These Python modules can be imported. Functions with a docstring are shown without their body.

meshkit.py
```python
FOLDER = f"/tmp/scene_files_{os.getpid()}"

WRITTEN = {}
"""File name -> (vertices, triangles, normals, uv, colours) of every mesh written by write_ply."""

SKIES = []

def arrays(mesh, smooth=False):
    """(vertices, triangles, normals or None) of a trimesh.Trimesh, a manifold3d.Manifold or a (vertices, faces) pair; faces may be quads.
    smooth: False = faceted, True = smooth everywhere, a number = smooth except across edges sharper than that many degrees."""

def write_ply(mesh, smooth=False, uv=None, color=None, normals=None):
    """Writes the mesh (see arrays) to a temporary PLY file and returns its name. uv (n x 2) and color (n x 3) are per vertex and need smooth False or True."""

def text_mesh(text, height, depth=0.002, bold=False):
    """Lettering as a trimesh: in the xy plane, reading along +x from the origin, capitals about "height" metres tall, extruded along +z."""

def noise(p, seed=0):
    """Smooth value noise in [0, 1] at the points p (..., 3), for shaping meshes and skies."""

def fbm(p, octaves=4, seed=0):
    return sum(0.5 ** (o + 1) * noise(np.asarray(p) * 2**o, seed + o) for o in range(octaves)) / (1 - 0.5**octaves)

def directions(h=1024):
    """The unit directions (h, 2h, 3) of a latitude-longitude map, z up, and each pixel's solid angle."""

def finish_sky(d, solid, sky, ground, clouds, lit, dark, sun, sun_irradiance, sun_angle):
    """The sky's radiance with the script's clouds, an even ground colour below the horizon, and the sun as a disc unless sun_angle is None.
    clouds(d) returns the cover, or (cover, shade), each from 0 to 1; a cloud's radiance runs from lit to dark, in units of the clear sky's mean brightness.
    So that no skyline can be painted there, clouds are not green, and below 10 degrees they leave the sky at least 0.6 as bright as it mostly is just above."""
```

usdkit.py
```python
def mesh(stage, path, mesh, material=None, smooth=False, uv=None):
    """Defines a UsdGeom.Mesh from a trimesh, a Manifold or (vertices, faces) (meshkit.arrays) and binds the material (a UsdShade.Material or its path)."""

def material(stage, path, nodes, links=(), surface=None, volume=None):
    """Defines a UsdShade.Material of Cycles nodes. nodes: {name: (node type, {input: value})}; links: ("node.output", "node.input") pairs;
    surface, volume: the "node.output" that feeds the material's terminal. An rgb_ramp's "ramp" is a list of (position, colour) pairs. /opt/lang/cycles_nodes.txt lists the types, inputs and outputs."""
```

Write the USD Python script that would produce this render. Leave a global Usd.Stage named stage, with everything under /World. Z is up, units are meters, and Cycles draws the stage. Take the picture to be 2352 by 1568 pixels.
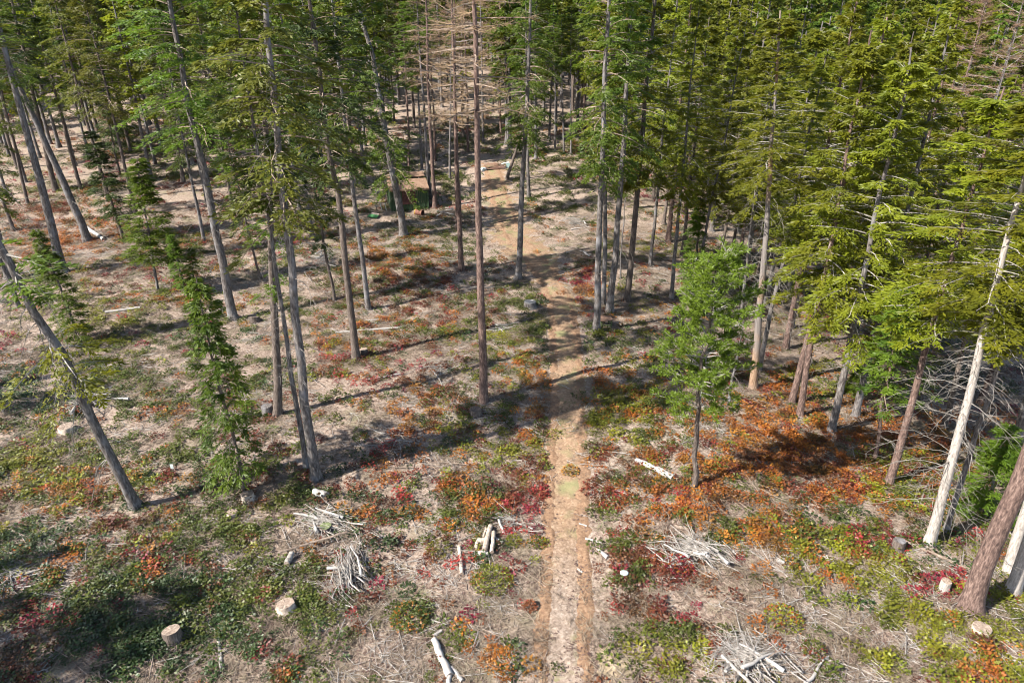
import math, numpy as np, usdkit, meshkit
from pxr import Usd, UsdGeom, UsdLux, UsdShade, Sdf, Gf, Vt

stage = Usd.Stage.CreateInMemory()
UsdGeom.SetStageUpAxis(stage, 'Z')
UsdGeom.SetStageMetersPerUnit(stage, 1.0)
UsdGeom.Xform.Define(stage, '/World')
UsdGeom.Scope.Define(stage, '/World/Looks')

# ------------------------------------------------------------------ camera, sky, sun, exposure
CAM_H, PITCH = 19.0, math.radians(26.0)
cam = UsdGeom.Camera.Define(stage, '/World/camera')
cam.CreateHorizontalApertureAttr(36.0); cam.CreateFocalLengthAttr(24.0)
cam.CreateExposureAttr(1.7)
cam.AddTranslateOp().Set(Gf.Vec3d(0, 0, CAM_H)); cam.AddRotateXOp().Set(90.0 - 26.0)

SUN_EL, SHADOW_AZ = math.radians(42.0), math.radians(27.0)
to_sun = np.array([-math.cos(SHADOW_AZ) * math.cos(SUN_EL), -math.sin(SHADOW_AZ) * math.cos(SUN_EL), math.sin(SUN_EL)])
usdkit.material(stage, '/World/Looks/sky_look', {
    's': ('sky_texture', {'sky_type': 'single_scattering', 'sun_disc': False, 'sun_elevation': SUN_EL,
                          'sun_rotation': math.atan2(to_sun[0], to_sun[1]) % (2 * math.pi)}),
    'b': ('background_shader', {'strength': 0.085})}, [('s.color', 'b.color')], surface='b.background')
sky = UsdLux.DomeLight.Define(stage, '/World/sky')
UsdShade.MaterialBindingAPI.Apply(sky.GetPrim()).Bind(UsdShade.Material.Get(stage, '/World/Looks/sky_look'))
sky.GetPrim().SetCustomDataByKey('kind', 'structure')
sun = UsdLux.DistantLight.Define(stage, '/World/sun')
sun.CreateIntensityAttr(1.25); sun.CreateAngleAttr(0.53); sun.CreateColorAttr(Gf.Vec3f(1.0, 0.95, 0.87))
sun.GetPrim().CreateAttribute('inputs:normalize', Sdf.ValueTypeNames.Bool).Set(True)
sun.AddTransformOp().Set(Gf.Matrix4d(1).SetRotate(Gf.Rotation(Gf.Vec3d(0, 0, 1), Gf.Vec3d(*to_sun))))

# ------------------------------------------------------------------ the survey: where a spot of the photograph (2352 wide) meets the ground
C_F = np.array([0, math.cos(PITCH), -math.sin(PITCH)]); C_U = np.array([0, math.sin(PITCH), math.cos(PITCH)])
C_R = np.array([1.0, 0, 0]); EYE = np.array([0, 0, CAM_H])

def ground_z(x, y):
    x, y = np.asarray(x, float), np.asarray(y, float)
    s = np.maximum(y - 58, 0)
    back = 0.09 * (np.sqrt(s * s + 25) - 5)
    t = np.clip(x - 7.5, 0, 26); right = -0.13 * (np.sqrt(t * t + 2.0) - 1.414)
    p = np.stack([x / 9.0, y / 9.0, np.zeros_like(x)], -1)
    q = np.stack([x / 2.1, y / 2.1, np.ones_like(x)], -1)
    fade = 1.0
    return back + right + (0.5 * (meshkit.noise(p, 3) - 0.5) + 0.16 * (meshkit.noise(q, 5) - 0.5)) * fade

def ray(px, py):
    return C_F + C_R * (px - 1176) / 1568 - C_U * (py - 784) / 1568

def P(px, py):
    d, z = ray(px, py), 0.0
    for _ in range(30):
        q = EYE + d * ((z - CAM_H) / d[2])
        z = 0.5 * z + 0.5 * float(ground_z(q[0], q[1]))
    q[2] = float(ground_z(q[0], q[1]))
    return q

def depth_of(q):
    return float((np.asarray(q) - EYE) @ C_F)

def over(base, px, py):
    """the point above the base point that lies nearest to where the photograph shows (px, py)"""
    d = ray(px, py)
    t = (base[0] * d[0] + base[1] * d[1]) / (d[0] ** 2 + d[1] ** 2)
    return EYE + d * t

# ------------------------------------------------------------------ scene helpers
used = {}
def numbered(path):
    n = used.get(path, 0); used[path] = n + 1
    return path if n == 0 else f'{path}_{n:03d}'

def tag(prim, label=None, category=None, group=None, kind=None):
    prim = prim.GetPrim() if hasattr(prim, 'GetPrim') else prim
    for k, v in (('label', label), ('category', category), ('group', group), ('kind', kind)):
        if v: prim.SetCustomDataByKey(k, v)
    return prim

def xf(name, parent='/World', loc=(0, 0, 0), rz=0.0, matrix=None):
    x = UsdGeom.Xform.Define(stage, numbered(f'{parent}/{name}'))
    if matrix is not None:
        x.AddTransformOp().Set(Gf.Matrix4d(*np.asarray(matrix, float).T.ravel().tolist()))
    else:
        x.AddTranslateOp().Set(Gf.Vec3d(*map(float, loc)))
        if rz: x.AddRotateZOp().Set(float(rz))
    return x

def path_of(p):
    return p if isinstance(p, str) else str(p.GetPath())

def obj(name, mesh, look, parent='/World', smooth=False):
    return usdkit.mesh(stage, numbered(f'{path_of(parent)}/{name}'), mesh, f'/World/Looks/{look}', smooth=smooth)

def join(parts):
    vs, fs, n = [], [], 0
    for v, f in parts:
        vs.append(v); fs.append(np.asarray(f) + n); n += len(v)
    return np.vstack(vs), np.vstack(fs)

def box(lo, hi):
    lo, hi = np.minimum(lo, hi), np.maximum(lo, hi)
    v = np.array([[x, y, z] for x in (lo[0], hi[0]) for y in (lo[1], hi[1]) for z in (lo[2], hi[2])], float)
    f = np.array([[0, 1, 3], [0, 3, 2], [4, 6, 7], [4, 7, 5], [0, 4, 5], [0, 5, 1], [2, 3, 7], [2, 7, 6], [0, 2, 6], [0, 6, 4], [1, 5, 7], [1, 7, 3]])
    return v, f

def rot_z(v, a, at=(0, 0, 0)):
    c, s = math.cos(a), math.sin(a); at = np.asarray(at, float)
    return (np.asarray(v) - at) @ np.array([[c, s, 0], [-s, c, 0], [0, 0, 1]]) + at

def unit(a):
    return a / np.maximum(np.linalg.norm(a, axis=-1, keepdims=True), 1e-9)

def tubes(p, r, sides=3, caps=False):
    """many tubes at once: p (n, k, 3) centre lines, r (n, k) radii"""
    p = np.asarray(p, float); r = np.broadcast_to(r, p.shape[:2])
    n, k, _ = p.shape
    t = unit(np.gradient(p, axis=1))
    ref = np.where(np.abs(t[..., 2:]) < 0.9, [0, 0, 1.0], [1.0, 0, 0])
    a = unit(np.cross(t, ref)); b = np.cross(t, a)
    ang = np.arange(sides) * 2 * np.pi / sides
    v = p[:, :, None] + r[..., None, None] * (np.cos(ang)[:, None] * a[:, :, None] + np.sin(ang)[:, None] * b[:, :, None])
    i, j = np.meshgrid(np.arange(k - 1), np.arange(sides), indexing='ij')
    q = np.stack([i * sides + j, i * sides + (j + 1) % sides, (i + 1) * sides + (j + 1) % sides, (i + 1) * sides + j], -1).reshape(-1, 4)
    f = np.vstack([q[:, [0, 1, 2]], q[:, [0, 2, 3]]])
    if caps:
        for e, o in ((0, 1), ((k - 1) * sides, 0)):
            fan = np.array([[e, e + m, e + m + 1] for m in range(1, sides - 1)])
            f = np.vstack([f, fan[:, ::-1] if o == 0 else fan])
        f = f[:, ::1]
    f = (f[None] + (np.arange(n) * k * sides)[:, None, None]).reshape(-1, 3)
    return v.reshape(-1, 3), f

def blades(p, d, up, length, width, belly=0.5):
    """flat pointed sprays: from p along d, lying across d x up"""
    d = unit(d); side = unit(np.cross(d, up))
    length, width = np.broadcast_to(length, p.shape[:-1])[..., None], np.broadcast_to(width, p.shape[:-1])[..., None]
    m = p + d * length * belly
    v = np.stack([p, m - side * width / 2, p + d * length, m + side * width / 2], -2).reshape(-1, 3)
    n = len(v) // 4
    f = (np.array([[0, 1, 2], [0, 2, 3]])[None] + 4 * np.arange(n)[:, None, None]).reshape(-1, 3)
    return v, f

# ------------------------------------------------------------------ materials
def look(name, stops, scale=6.0, detail=6.0, rough=0.85, bump=0.0, stretch=(1, 1, 1), island=0.0, second=None, space='position', distortion=0.0, spec=0.2):
    """noise-coloured solid; stops = ramp, second = (colour, noise scale, from, to) for larger patches"""
    nodes = {'g': ('geometry', {}), 'tc': ('texture_coordinate', {}), 'm': ('mapping', {'scale': stretch}),
             'n': ('noise_texture', {'scale': scale, 'detail': detail, 'roughness': 0.65, 'distortion': distortion}),
             'r': ('rgb_ramp', {'ramp': stops}), 'p': ('principled_bsdf', {'roughness': rough, 'specular_ior_level': spec})}
    src = 'g.position' if space == 'position' else 'tc.object'
    links = [(src, 'm.vector'), ('m.vector', 'n.vector'), ('n.fac', 'r.fac')]
    out = 'r.color'
    if second:
        col, sc, a, b = second
        nodes['n2'] = ('noise_texture', {'scale': sc, 'detail': 3.0}); nodes['mr'] = ('map_range', {'from_min': a, 'from_max': b, 'clamp': True})
        nodes['mx'] = ('mix_color', {'b': col})
        links += [(src, 'n2.vector'), ('n2.fac', 'mr.value'), ('mr.result', 'mx.fac'), (out, 'mx.a')]; out = 'mx.result'
    if island:
        nodes['hv'] = ('hsv', {}); nodes['vr'] = ('map_range', {'to_min': 1 - island, 'to_max': 1 + island})
        links += [('g.random_per_island', 'vr.value'), ('vr.result', 'hv.value'), (out, 'hv.color')]; out = 'hv.color'
    if bump:
        nodes['bp'] = ('bump', {'strength': 0.9, 'distance': bump}); links += [('n.fac', 'bp.height'), ('bp.normal', 'p.normal')]
    links.append((out, 'p.base_color'))
    usdkit.material(stage, f'/World/Looks/{name}', nodes, links, surface='p.BSDF')

def leaf(name, stops, trans=0.35, patch=None, rough=0.5, vary=0.25, tcol=1.3):
    """leaf colour by piece, then by plant, with light passing through"""
    nodes = {'g': ('geometry', {}), 'o': ('object_info', {}), 'r': ('rgb_ramp', {'ramp': stops}),
             'n': ('noise_texture', {'scale': 0.8, 'detail': 2.0}), 'ad': ('math', {'math_type': 'multiply_add', 'value2': 0.80}), 'ns': ('math', {'math_type': 'multiply_add', 'value2': 0.5, 'value3': -0.15}),
             'vr': ('map_range', {'to_min': 1 - vary, 'to_max': 1 + vary}), 'hr': ('map_range', {'to_min': 0.485, 'to_max': 0.515}),
             'hv': ('hsv', {}), 'p': ('principled_bsdf', {'roughness': rough, 'specular_ior_level': 0.35}), 't': ('translucent_bsdf', {}), 'tv': ('hsv', {'value': tcol}), 'mx': ('mix_closure', {'fac': trans})}
    links = [('g.random_per_island', 'ad.value1'), ('g.position', 'n.vector'), ('n.fac', 'ns.value1'), ('ns.value', 'ad.value3'), ('ad.value', 'r.fac'),
             ('o.random', 'vr.value'), ('vr.result', 'hv.value'), ('o.random', 'hr.value'), ('hr.result', 'hv.hue'), ('r.color', 'hv.color'),
             ('hv.color', 'p.base_color'), ('hv.color', 'tv.color'), ('tv.color', 't.color'), ('p.BSDF', 'mx.closure1'), ('t.BSDF', 'mx.closure2')]
    usdkit.material(stage, f'/World/Looks/{name}', nodes, links, surface='mx.closure')

leaf('fir_yellow', [(0, (.095, .112, .008)), (.4, (.27, .275, .015)), (.8, (.42, .40, .022)), (1, (.50, .43, .034))], trans=.48)
leaf('fir_green', [(0, (.045, .076, .008)), (.45, (.165, .205, .015)), (.85, (.31, .32, .022)), (1, (.34, .31, .030))], trans=.48)
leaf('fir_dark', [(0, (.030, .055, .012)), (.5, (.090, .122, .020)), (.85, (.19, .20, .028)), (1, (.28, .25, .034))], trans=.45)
leaf('fir_bright', [(0, (.065, .110, .010)), (.5, (.170, .225, .016)), (1, (.31, .34, .026))], trans=.48)
leaf('pine_needles', [(0, (.085, .125, .012)), (.5, (.190, .245, .018)), (1, (.33, .36, .030))], trans=.45)
leaf('fir_golden', [(0, (.080, .090, .012)), (.45, (.185, .190, .018)), (.7, (.30, .25, .02)), (1, (.46, .32, .03))], trans=.45)
leaf('shrub_olive', [(0, (.030, .042, .008)), (.4, (.125, .130, .012)), (.7, (.27, .22, .018)), (.88, (.38, .17, .025)), (1, (.40, .08, .03))], trans=.28)
leaf('shrub_yellow', [(0, (.06, .07, .008)), (.35, (.24, .215, .012)), (.75, (.42, .33, .018)), (.9, (.46, .24, .025)), (1, (.46, .13, .03))], trans=.28)
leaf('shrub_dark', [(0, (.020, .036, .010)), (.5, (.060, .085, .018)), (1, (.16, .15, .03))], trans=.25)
leaf('shrub_orange', [(0, (.12, .06, .012)), (.3, (.38, .10, .018)), (.6, (.56, .095, .035)), (.85, (.64, .13, .05)), (1, (.42, .30, .03))], trans=.28)
leaf('shrub_red', [(0, (.05, .03, .012)), (.3, (.19, .035, .022)), (.6, (.38, .055, .034)), (.85, (.55, .10, .05)), (1, (.38, .22, .04))], trans=.28)
leaf('shrub_crimson', [(0, (.10, .02, .02)), (.4, (.42, .025, .036)), (1, (.62, .06, .055))], trans=.28)
leaf('dry_blades', [(0, (.13, .098, .068)), (.5, (.27, .222, .165)), (1, (.44, .385, .31))], trans=.15, rough=.7)
leaf('green_blades', [(0, (.07, .10, .025)), (.5, (.14, .165, .05)), (1, (.30, .26, .12))], trans=.2, rough=.7)
leaf('litter_flakes', [(0, (.08, .048, .036)), (.4, (.20, .135, .105)), (.7, (.36, .285, .235)), (1, (.60, .55, .50))], trans=.05, rough=.8)
leaf('bare_twigs', [(0, (.16, .10, .06)), (.5, (.27, .17, .10)), (1, (.40, .28, .18))], trans=.05, rough=.8)

look('ground_soil', [(0.25, (.066, .044, .034)), (.42, (.165, .118, .090)), (.55, (.245, .190, .150)), (.75, (.35, .295, .245))], scale=7.0, detail=12, bump=.06, second=((.120, .115, .06), .45, .56, .78))
usdkit.material(stage, '/World/Looks/track_dirt', {'g': ('geometry', {}), 'x': ('separate_xyz', {}), 'n': ('noise_texture', {'scale': 9.0, 'detail': 12.0, 'roughness': .65}), 'n2': ('noise_texture', {'scale': .8, 'detail': 3.0}),
    'r': ('rgb_ramp', {'ramp': [(.25, (.10, .062, .040)), (.5, (.20, .130, .082)), (.75, (.31, .225, .155))]}), 'r2': ('rgb_ramp', {'ramp': [(.25, (.075, .052, .040)), (.5, (.20, .152, .118)), (.75, (.33, .275, .225))]}),
    'jit': ('math', {'math_type': 'multiply_add', 'value2': 6.0}), 'my': ('map_range', {'from_min': 20.0, 'from_max': 25.0, 'clamp': True}), 'mx': ('mix_color', {}),
    'gr': ('map_range', {'from_min': .50, 'from_max': .68, 'clamp': True}), 'mg': ('mix_color', {'b': (.165, .150, .075)}), 'bp': ('bump', {'strength': .9, 'distance': .03}), 'p': ('principled_bsdf', {'roughness': .9, 'specular_ior_level': .15})},
    [('g.position', 'n.vector'), ('g.position', 'n2.vector'), ('g.position', 'x.vector'), ('n.fac', 'r.fac'), ('n.fac', 'r2.fac'), ('n2.fac', 'jit.value1'), ('x.y', 'jit.value3'), ('jit.value', 'my.value'), ('my.result', 'mx.fac'),
     ('r2.color', 'mx.a'), ('r.color', 'mx.b'), ('n2.fac', 'gr.value'), ('gr.result', 'mg.fac'), ('mx.result', 'mg.a'), ('mg.result', 'p.base_color'), ('n.fac', 'bp.height'), ('bp.normal', 'p.normal')], surface='p.BSDF')
look('rut_dirt', [(.25, (.085, .050, .032)), (.5, (.175, .105, .063)), (.75, (.27, .18, .115))], scale=9.0, detail=12, bump=.03)
look('bark_grey', [(.3, (.026, .022, .020)), (.48, (.082, .071, .066)), (.62, (.16, .142, .132)), (.78, (.27, .245, .23))], scale=7, stretch=(2.0, 2.0, .45), bump=.04, second=((.15, .145, .15), 1.6, .50, .70))
look('bark_dark', [(.3, (.028, .022, .019)), (.5, (.085, .066, .055)), (.75, (.19, .155, .135))], scale=9, stretch=(2.2, 2.2, .35), bump=.03)
look('bark_red', [(.3, (.028, .019, .017)), (.48, (.090, .058, .048)), (.62, (.17, .115, .095)), (.78, (.27, .20, .17))], scale=8, stretch=(2.0, 2.0, .5), bump=.04)
look('bark_pale', [(.3, (.13, .11, .095)), (.5, (.27, .24, .215)), (.75, (.42, .385, .35))], scale=9, stretch=(2.2, 2.2, .4), bump=.02)
look('bark_orange', [(.3, (.08, .045, .03)), (.5, (.21, .135, .085)), (.72, (.30, .22, .16))], scale=9, stretch=(2.2, 2.2, .35), bump=.03, second=((.15, .13, .12), .35, .42, .55))
look('dead_wood', [(.3, (.15, .13, .115)), (.5, (.31, .28, .25)), (.7, (.48, .45, .415))], scale=6, island=.3, bump=.006)
look('dead_wood_brown', [(.3, (.11, .08, .06)), (.5, (.24, .18, .14)), (.75, (.40, .33, .27))], scale=6, island=.25, bump=.006)
look('log_white', [(.25, (.10, .085, .072)), (.40, (.25, .23, .21)), (.75, (.36, .34, .32))], scale=4, stretch=(1, 1, 1), bump=.01)
look('limb_grey', [(.3, (.09, .08, .07)), (.5, (.20, .18, .16)), (.7, (.33, .30, .275))], scale=6, island=.3)
look('log_bark', [(.3, (.15, .11, .085)), (.5, (.34, .275, .22)), (.75, (.52, .45, .38))], scale=8, bump=.012)
look('cut_face', [(.3, (.12, .085, .065)), (.5, (.205, .155, .120)), (.75, (.31, .255, .21))], scale=14, bump=.006)
look('shed_green', [(.3, (.030, .052, .028)), (.55, (.062, .100, .050)), (.8, (.12, .16, .09))], scale=3, detail=8, stretch=(3, 3, .4), island=.2)
look('shed_brown', [(.3, (.050, .024, .022)), (.6, (.10, .045, .040)), (.8, (.17, .10, .085))], scale=4)
look('roof_duff', [(.3, (.085, .050, .032)), (.5, (.17, .105, .070)), (.75, (.27, .19, .13))], scale=6, detail=10, bump=.03)
look('dark_inside', [(.3, (.010, .009, .008)), (.7, (.03, .026, .022))], scale=3)
look('rusty_steel', [(.3, (.06, .026, .018)), (.5, (.125, .055, .038)), (.75, (.20, .10, .065))], scale=7, rough=.75, bump=.004)
look('drum_yellow', [(.35, (.12, .055, .02)), (.55, (.24, .15, .03)), (.8, (.3, .2, .05))], scale=8, rough=.6)
look('board_red', [(.3, (.08, .042, .032)), (.6, (.17, .095, .072)), (.8, (.25, .165, .13))], scale=6)
look('board_grey', [(.3, (.16, .13, .11)), (.6, (.33, .28, .235)), (.8, (.48, .42, .36))], scale=6, island=.15)
look('paint_white', [(.3, (.28, .31, .30)), (.6, (.45, .49, .48)), (.8, (.55, .58, .57))], scale=5)
look('paint_green', [(.3, (.03, .09, .035)), (.6, (.05, .16, .055)), (.8, (.09, .20, .08))], scale=5)
look('bench_wood', [(.3, (.09, .05, .035)), (.6, (.20, .125, .09)), (.8, (.32, .23, .17))], scale=6, stretch=(1, 6, 6))
look('mossy_wood', [(.3, (.05, .06, .03)), (.6, (.13, .15, .07)), (.8, (.25, .25, .14))], scale=6)
look('sand', [(.3, (.17, .125, .08)), (.5, (.27, .21, .135)), (.75, (.36, .30, .21))], scale=5, detail=10, bump=.02)

# ------------------------------------------------------------------ ground
def grid_ground():
    xs = np.concatenate([np.linspace(-700, -60, 26), np.arange(-56, -30, 2.0), np.arange(-30, 34, .22), np.arange(34, 60, 2.0), np.linspace(62, 700, 26)])
    ys = np.concatenate([np.linspace(-150, 4, 12), np.arange(6, 62, .22), np.arange(62, 130, 1.5), np.linspace(134, 900, 40)])
    X, Y = np.meshgrid(xs, ys)
    Z = ground_z(X, Y)
    fine = (X > -32) & (X < 36) & (Y > 4) & (Y < 64)
    Z = Z + np.where(fine, .05 * (meshkit.fbm(np.stack([X * 1.7, Y * 1.7, 0 * X], -1), 3, 11) - .5) * 2, 0)
    far = np.clip((np.hypot(X, Y) - 420) / 300, 0, 1)
    v = np.stack([X, Y, Z], -1).reshape(-1, 3)
    w = len(xs); i, j = np.meshgrid(np.arange(len(ys) - 1), np.arange(w - 1), indexing='ij')
    q = np.stack([i * w + j, i * w + j + 1, (i + 1) * w + j + 1, (i + 1) * w + j], -1).reshape(-1, 4)
    return v, np.vstack([q[:, [0, 1, 2]], q[:, [0, 2, 3]]])
g_ = grid_ground()
tag(obj('ground', g_, 'ground_soil', smooth=True), 'dry forest clearing floor of straw, duff and bare soil', 'ground', kind='structure')

def lie(x, y):      # the ground sheet's own height, with its fine relief
    x, y = np.asarray(x, float), np.asarray(y, float)
    z = ground_z(x, y)
    fine = (x > -32) & (x < 36) & (y > 4) & (y < 64)
    return z + np.where(fine, .05 * (meshkit.fbm(np.stack([x * 1.7, y * 1.7, 0 * x], -1), 3, 11) - .5) * 2, 0)

TRACK_PX = [(1295, 1640, 112), (1296, 1500, 108), (1297, 1350, 102), (1298, 1200, 100), (1300, 1080, 100), (1303, 960, 98), (1302, 860, 92), (1298, 780, 88), (1290, 700, 84),
            (1262, 640, 88), (1225, 590, 120), (1180, 545, 145), (1165, 500, 110), (1150, 465, 85), (1142, 430, 80), (1135, 400, 60), (1120, 370, 40)]
tc = np.array([P(a, b)[:2] for a, b, _ in TRACK_PX]); tw = np.array([w * depth_of(P(a, b)) / 1568 / 2 for a, b, w in TRACK_PX])
tcum = np.concatenate([[0], np.cumsum(np.linalg.norm(np.diff(tc, axis=0), axis=1))])
def track_ribbon(off, half, step=.09, lift=.012, rough=.25, seed=1):
    s = np.arange(0, tcum[-1], step)
    cx, cy = np.interp(s, tcum, tc[:, 0]), np.interp(s, tcum, tc[:, 1])
    for _ in range(30):
        cx[1:-1] = (cx[:-2] + 2 * cx[1:-1] + cx[2:]) / 4; cy[1:-1] = (cy[:-2] + 2 * cy[1:-1] + cy[2:]) / 4
    t = np.stack([np.gradient(cx), np.gradient(cy)], -1); t /= np.linalg.norm(t, axis=1, keepdims=True)
    nrm = np.stack([t[:, 1], -t[:, 0]], -1)
    hw = half if np.isscalar(half) else np.interp(s, tcum, half)
    a = (meshkit.fbm(np.stack([s * .9, s * 0, s * 0 + seed], -1), 4, seed) - .5) * 2 * rough
    b = (meshkit.fbm(np.stack([s * .9, s * 0, s * 0 + seed + 7], -1), 4, seed + 3) - .5) * 2 * rough
    cols = np.linspace(0, 1, 25)
    lo, hi = off - hw * (1 + a), off + hw * (1 + b)
    o = lo[:, None] * (1 - cols) + hi[:, None] * cols
    X = cx[:, None] + nrm[:, :1] * o; Y = cy[:, None] + nrm[:, 1:] * o
    c2 = np.abs(cols * 2 - 1)
    ends = np.clip(np.minimum(s, s[-1] - s) / 2.5, 0, 1)[:, None]
    Z = lie(X, Y) + lift - .055 * c2 ** 2 - .05 * (1 - ends) + .075 * (meshkit.fbm(np.stack([X * 3.1, Y * 3.1, X * 0 + seed], -1), 4, seed + 20) - .5)
    v = np.stack([X, Y, Z], -1).reshape(-1, 3); w = 25
    i, j = np.meshgrid(np.arange(len(s) - 1), np.arange(w - 1), indexing='ij')
    q = np.stack([i * w + j, i * w + j + 1, (i + 1) * w + j + 1, (i + 1) * w + j], -1).reshape(-1, 4)
    return v, np.vstack([q[:, [0, 1, 2]], q[:, [0, 2, 3]]])
tag(obj('dirt_track', track_ribbon(0, tw * 1.0, lift=.03, rough=.4), 'track_dirt', smooth=True), 'two-rut dirt track running up the middle of the clearing', 'track', kind='structure')

for k_, (o_, lab_) in enumerate([(-.70, 'left brown wheel rut of the dirt track'), (.70, 'right brown wheel rut of the dirt track')]):
    tag(obj('wheel_rut', track_ribbon(o_, .36, lift=.034, rough=.5, seed=5 + k_), 'rut_dirt', smooth=True), lab_, 'wheel rut', kind='structure')

def on_track(x, y):
    """signed distance in half-widths from the track's centre line (0 = centre)"""
    d = np.full(np.shape(x), 99.0)
    for k in range(len(tc) - 1):
        a, b = tc[k], tc[k + 1]; ab = b - a
        t = np.clip(((x - a[0]) * ab[0] + (y - a[1]) * ab[1]) / (ab @ ab), 0, 1)
        dist = np.hypot(x - a[0] - t * ab[0], y - a[1] - t * ab[1]) / (tw[k] * (1 - t) + tw[k + 1] * t)
        d = np.minimum(d, dist)
    return d

# ------------------------------------------------------------------ tree crowns (shared by reference)
PROTO = '/World/kinds'
stage.CreateClassPrim(PROTO)

def proto(name):
    p = f'{PROTO}/{name}'
    x = UsdGeom.Xform.Define(stage, p)
    return p

def branch_lines(rng, nb, Hc, R, prof, e0, e1, d0, d1, K=6, start=0.0):
    u = np.sort(rng.uniform(start, 0.985, nb)); az = np.arange(nb) * 2.39996 + rng.normal(0, .5, nb)
    L = R * prof(u) * np.where(rng.random(nb) < .16, rng.uniform(.25, .5, nb), rng.uniform(.55, 1.25, nb)) * (.8 + .4 * meshkit.noise(np.stack([np.cos(az) * 1.5, np.sin(az) * 1.5, u * 6], -1), nb))
    el = np.radians(e0 + (e1 - e0) * u + rng.normal(0, 7, nb)); dr = (d0 + (d1 - d0) * u) * rng.uniform(.5, 1.5, nb)
    s = np.linspace(0, 1, K)
    r = L[:, None] * s * np.cos(el)[:, None]
    z = u[:, None] * Hc + L[:, None] * (s * np.sin(el)[:, None] - dr[:, None] * s ** 2)
    wob = az[:, None] + rng.normal(0, .06, (nb, K)) * s
    p = np.stack([r * np.cos(wob), r * np.sin(wob), z], -1)
    return u, az, L, el, dr, s, p

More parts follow.
